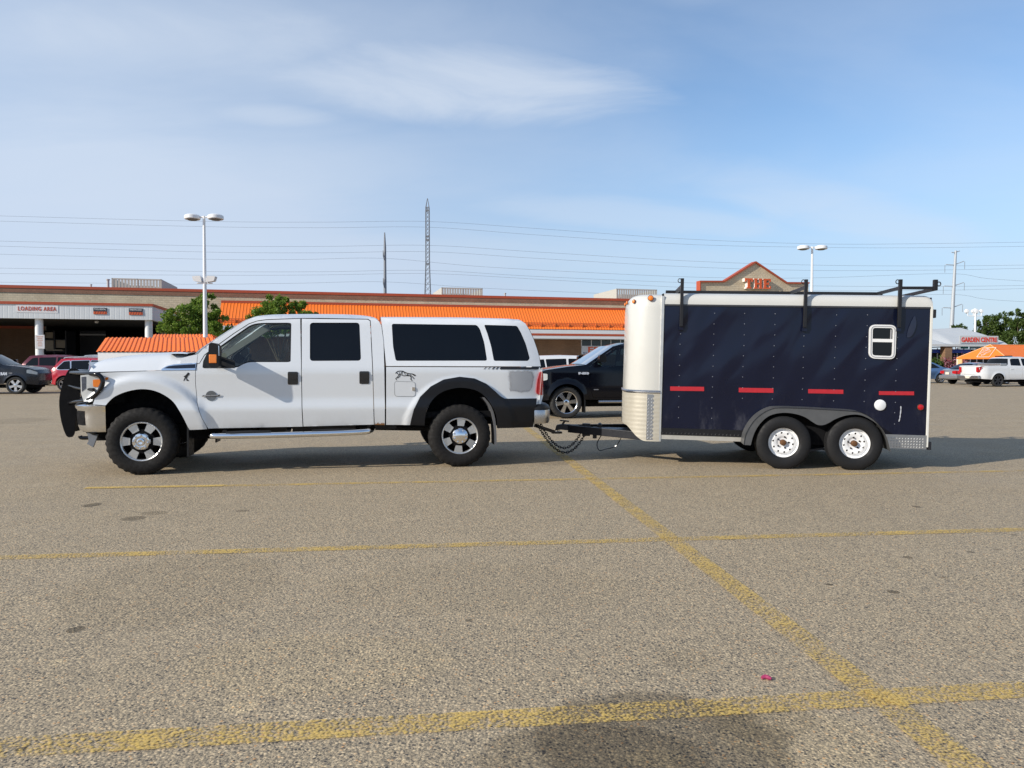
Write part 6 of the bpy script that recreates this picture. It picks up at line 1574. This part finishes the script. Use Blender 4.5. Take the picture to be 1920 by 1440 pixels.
sgb = MB().box(a[0]-.2, K(1871, 640)[0], -.06, -.0, a[1]-.12, b[1]+.15).build('name_sign', FAB, garden, 0)
MB().add([(a[0]+x, -.08+y, a[1]+z*(b[1]-a[1])/hg) for x, y, z in t.v], t.f).build('lettering', M('sign_red', (.62, .05, .03), .5), sgb, 0)
for x in (1780, 1697, 1886):
    u = K(x, 660)[0]
    MB().box(u-.38, u+.38, .1, .86, 0, ze-.02).build('brick_column', BRICK, garden, 0, .01)
bw = MB(); bw.box(ua_, ub_2, 2*VR-.3, 2*VR-.1, 0, ze-.02); bw.build('back_wall', M('shade_cloth', (.02, .025, .022), .9), garden, 0)
fence = empty('shop_front_fence', GC.m, 'dark mesh fence and posts under the garden canopy edge', 'fence')
MB().box(ua_, ub_2, 1.6, 1.64, 0, 2.9).build('mesh_panel', M('mesh_dark', (.022, .024, .026), .8, vary=.5, vs=2), fence, 0)
for k in range(20):
    u = ua_+(ub_2-ua_)*k/19; MB().box(u-.04, u+.04, 1.52, 1.6, 0, 3.0).build('post', LAMP_WHITE, fence, 0)
bb_ = MB().box(ua_, K(1832, 660)[0], .9, 1.5, K(1800, 661.5)[1], K(1800, 655)[1]).build('blue_shelf_edge', M('blue_banner', (.015, .05, .32), .5), None, 0, .01)
bb_.name = 'banner'; bb_.matrix_world = GC.m; tag(bb_, 'long blue banner strip running under the white garden canopy', 'banner')
for x0, x1, colr, lab in ((1801, 1816, (.03, .28, .32), 'teal poster hanging under the garden canopy sign'), (1818, 1838, (.20, .36, .5), 'pale blue poster right of the teal one under the garden canopy')):
    a, b = K(x0, 654, 1.4), K(x1, 645.8, 1.4); o = MB().box(a[0], b[0], 1.40, 1.44, a[1], b[1]-.1).build('poster', M('poster_'+str(x0), colr, .5, vary=.5, vs=1.6), None, 0); o.matrix_world = GC.m; tag(o, lab, 'poster', 'posters under the garden canopy')
# plant tables
rngp = random.Random(4)
FLOWERS = [leaf_mat('shelf_green', (.03, .07, .012), (.06, .11, .02), (.10, .16, .03)), leaf_mat('shelf_mixed', (.05, .08, .02), (.35, .05, .10), (.5, .35, .4))]
for i, (x0, x1, y0, lab) in enumerate(((1748, 1763, 671, 'plant table with green plants nearest the trailer edge'), (1765, 1778, 672, 'plant table left of the brick column under the canopy'), (1784, 1800, 670, 'plant table with pink flowers right of the brick column'), (1800, 1812, 671, 'plant table partly behind the orange tent corner'))):
    a, b = K(x0, y0, -1), K(x1, y0, -1); e = empty('plant_table', GC.m, lab, 'plant table', 'plant tables under the garden canopy')
    MB().box(a[0], b[0], -1.5, -.6, .70, .76).build('tabletop', M('table_grey', (.3, .3, .3), .6), e, 0)
    for x in (a[0]+.05, b[0]-.1): MB().box(x, x+.06, -1.4, -1.34, 0, .70).build('leg', M('table_grey'), e, 0)
    MB().box(a[0], b[0], -1.46, -.64, .76, .98).build('pot', M('terracotta', (.22, .08, .045), .8), e, 0)
    mb = MB()
    for k in range(700):
        c = Vector((rngp.uniform(a[0], b[0]), rngp.uniform(-1.5, -.6), .98+abs(rngp.gauss(0, .38)))); q = [Vector((rngp.gauss(0, .09), rngp.gauss(0, .09), rngp.gauss(0, .09))) for _ in range(3)]
        mb.add([c+q[0], c+q[1], c+q[2]], [(0, 1, 2)])
    mb.build('plants', FLOWERS[i % 2 if i != 2 else 1], e, 0)
# orange tent
yw = radians(20); P = depth_pt(1887, 670, 61); TT = Frame(Vector((P.x, P.y, 0)), yw)
tent = empty('canopy_tent', TT.m, 'orange peaked canopy tent with square white logo panel by the garden centre', 'tent')
w_ = 4.5; ze2 = TT.at(1887, 670.5)[1]; L_ = 9.0; zr2 = depth_pt(1848, 646, 62.5).z
dp_ = .06
roof_ = [(0, 0, ze2), (0, w_, ze2), (1.1, w_/2, zr2), (L_-1.1, w_/2, zr2), (L_, 0, ze2), (L_, w_, ze2)]
TOR = M('tent_orange', (.85, .19, .02), .6, vary=.06, vs=.8)
MB().add(roof_, [(0, 2, 1), (0, 4, 3, 2), (1, 2, 3, 5), (4, 5, 3)]).build('tent_roof', TOR, tent, 0)
vl = MB(); vl.box(-.01, L_, -.01, .01, ze2-.10, ze2); vl.box(-.012, .012, 0, w_, ze2-.10, ze2); vl.build('tent_valance', TOR, tent, 0)
rbn = MB()
for p_, q_ in ((0, 2), (1, 2), (2, 3)): rbn.tube([Vector(roof_[p_])+Vector((0, 0, .02)), Vector(roof_[q_])+Vector((0, 0, .02))], .03, 5)
rbn.build('seam', M('tent_seam', (.85, .45, .22), .6), tent, 0)
for x in (0.05, L_/2, L_-.1):
    for y in (.05, w_-.05): MB().box(x-.06, x+.06, y-.06, y+.06, 0, ze2).build('post', M('tent_post', (.7, .6, .5), .5), tent, 0)
MB().box(.0, .14, w_-.5, w_, 0, ze2-.1).build('leg_cover', M('leg_cover_peach', (.75, .42, .2), .6), tent, 0)
n_ = Vector((-(zr2-ze2), 0, 1.1)).normalized(); cpt = Vector((1.1*.40, w_*.46, ze2+(zr2-ze2)*.40)) + n_*.03
ex = Vector((0, -1, 0)); ey = n_.cross(ex)
lg = MB(); s_ = .58
lg.add([cpt+ex*a*s_+ey*b*s_ for a, b in ((-1, -1), (1, -1), (1, 1), (-1, 1))], [(0, 1, 2, 3)])
lo = lg.build('logo_panel', TOR, tent, 0)
mk = MB()
def q4(pts, o=.01): mk.add([cpt+n_*o+ex*a*s_+ey*b*s_ for a, b in pts], [tuple(range(len(pts)))])
for a0, b0, a1, b1 in ((-1, .93, 1, 1), (-1, -1, 1, -.93), (-1, -1, -.93, 1), (.93, -1, 1, 1)): q4([(a0, b0), (a1, b0), (a1, b1), (a0, b1)], .008)
for k, txt in enumerate(('THE', 'HOME', 'DEPOT')):
    t = text_mb(txt, 1, .01, .03, width=(.75, 1.35, 1.4)[k]*s_); hg = max(v[2] for v in t.v); ca, sa = cos(radians(42)), sin(radians(42))
    ox, oy = ((-.62, .25), (-.72, -.35), (-.30, -.78))[k]
    mk.add([cpt+n_*.012+ex*(ox*s_+x*ca-z/hg*.36*sa*s_)+ey*(oy*s_+x*sa+z/hg*.36*ca*s_) for x, y, z in t.v], t.f)
mk.build('lettering', M('logo_white', (.72, .70, .68), .5), lo, 0)
# small litter on the asphalt
P = ground(1436, 1274.5)
lt2 = MB().tube(smooth([(P.x-.018, P.y, .008), (P.x, P.y+.004, .012), (P.x+.018, P.y-.006, .009), (P.x+.02, P.y+.006, .007)], 3), [.007, .008, .009, .010, .010, .009, .008, .006, .005, .004], 6)
tag(lt2.build('litter', M('pink_plastic', (.34, .03, .10), .4), None, 40), 'tiny crumpled pink scrap lying near the yellow lines', 'litter')
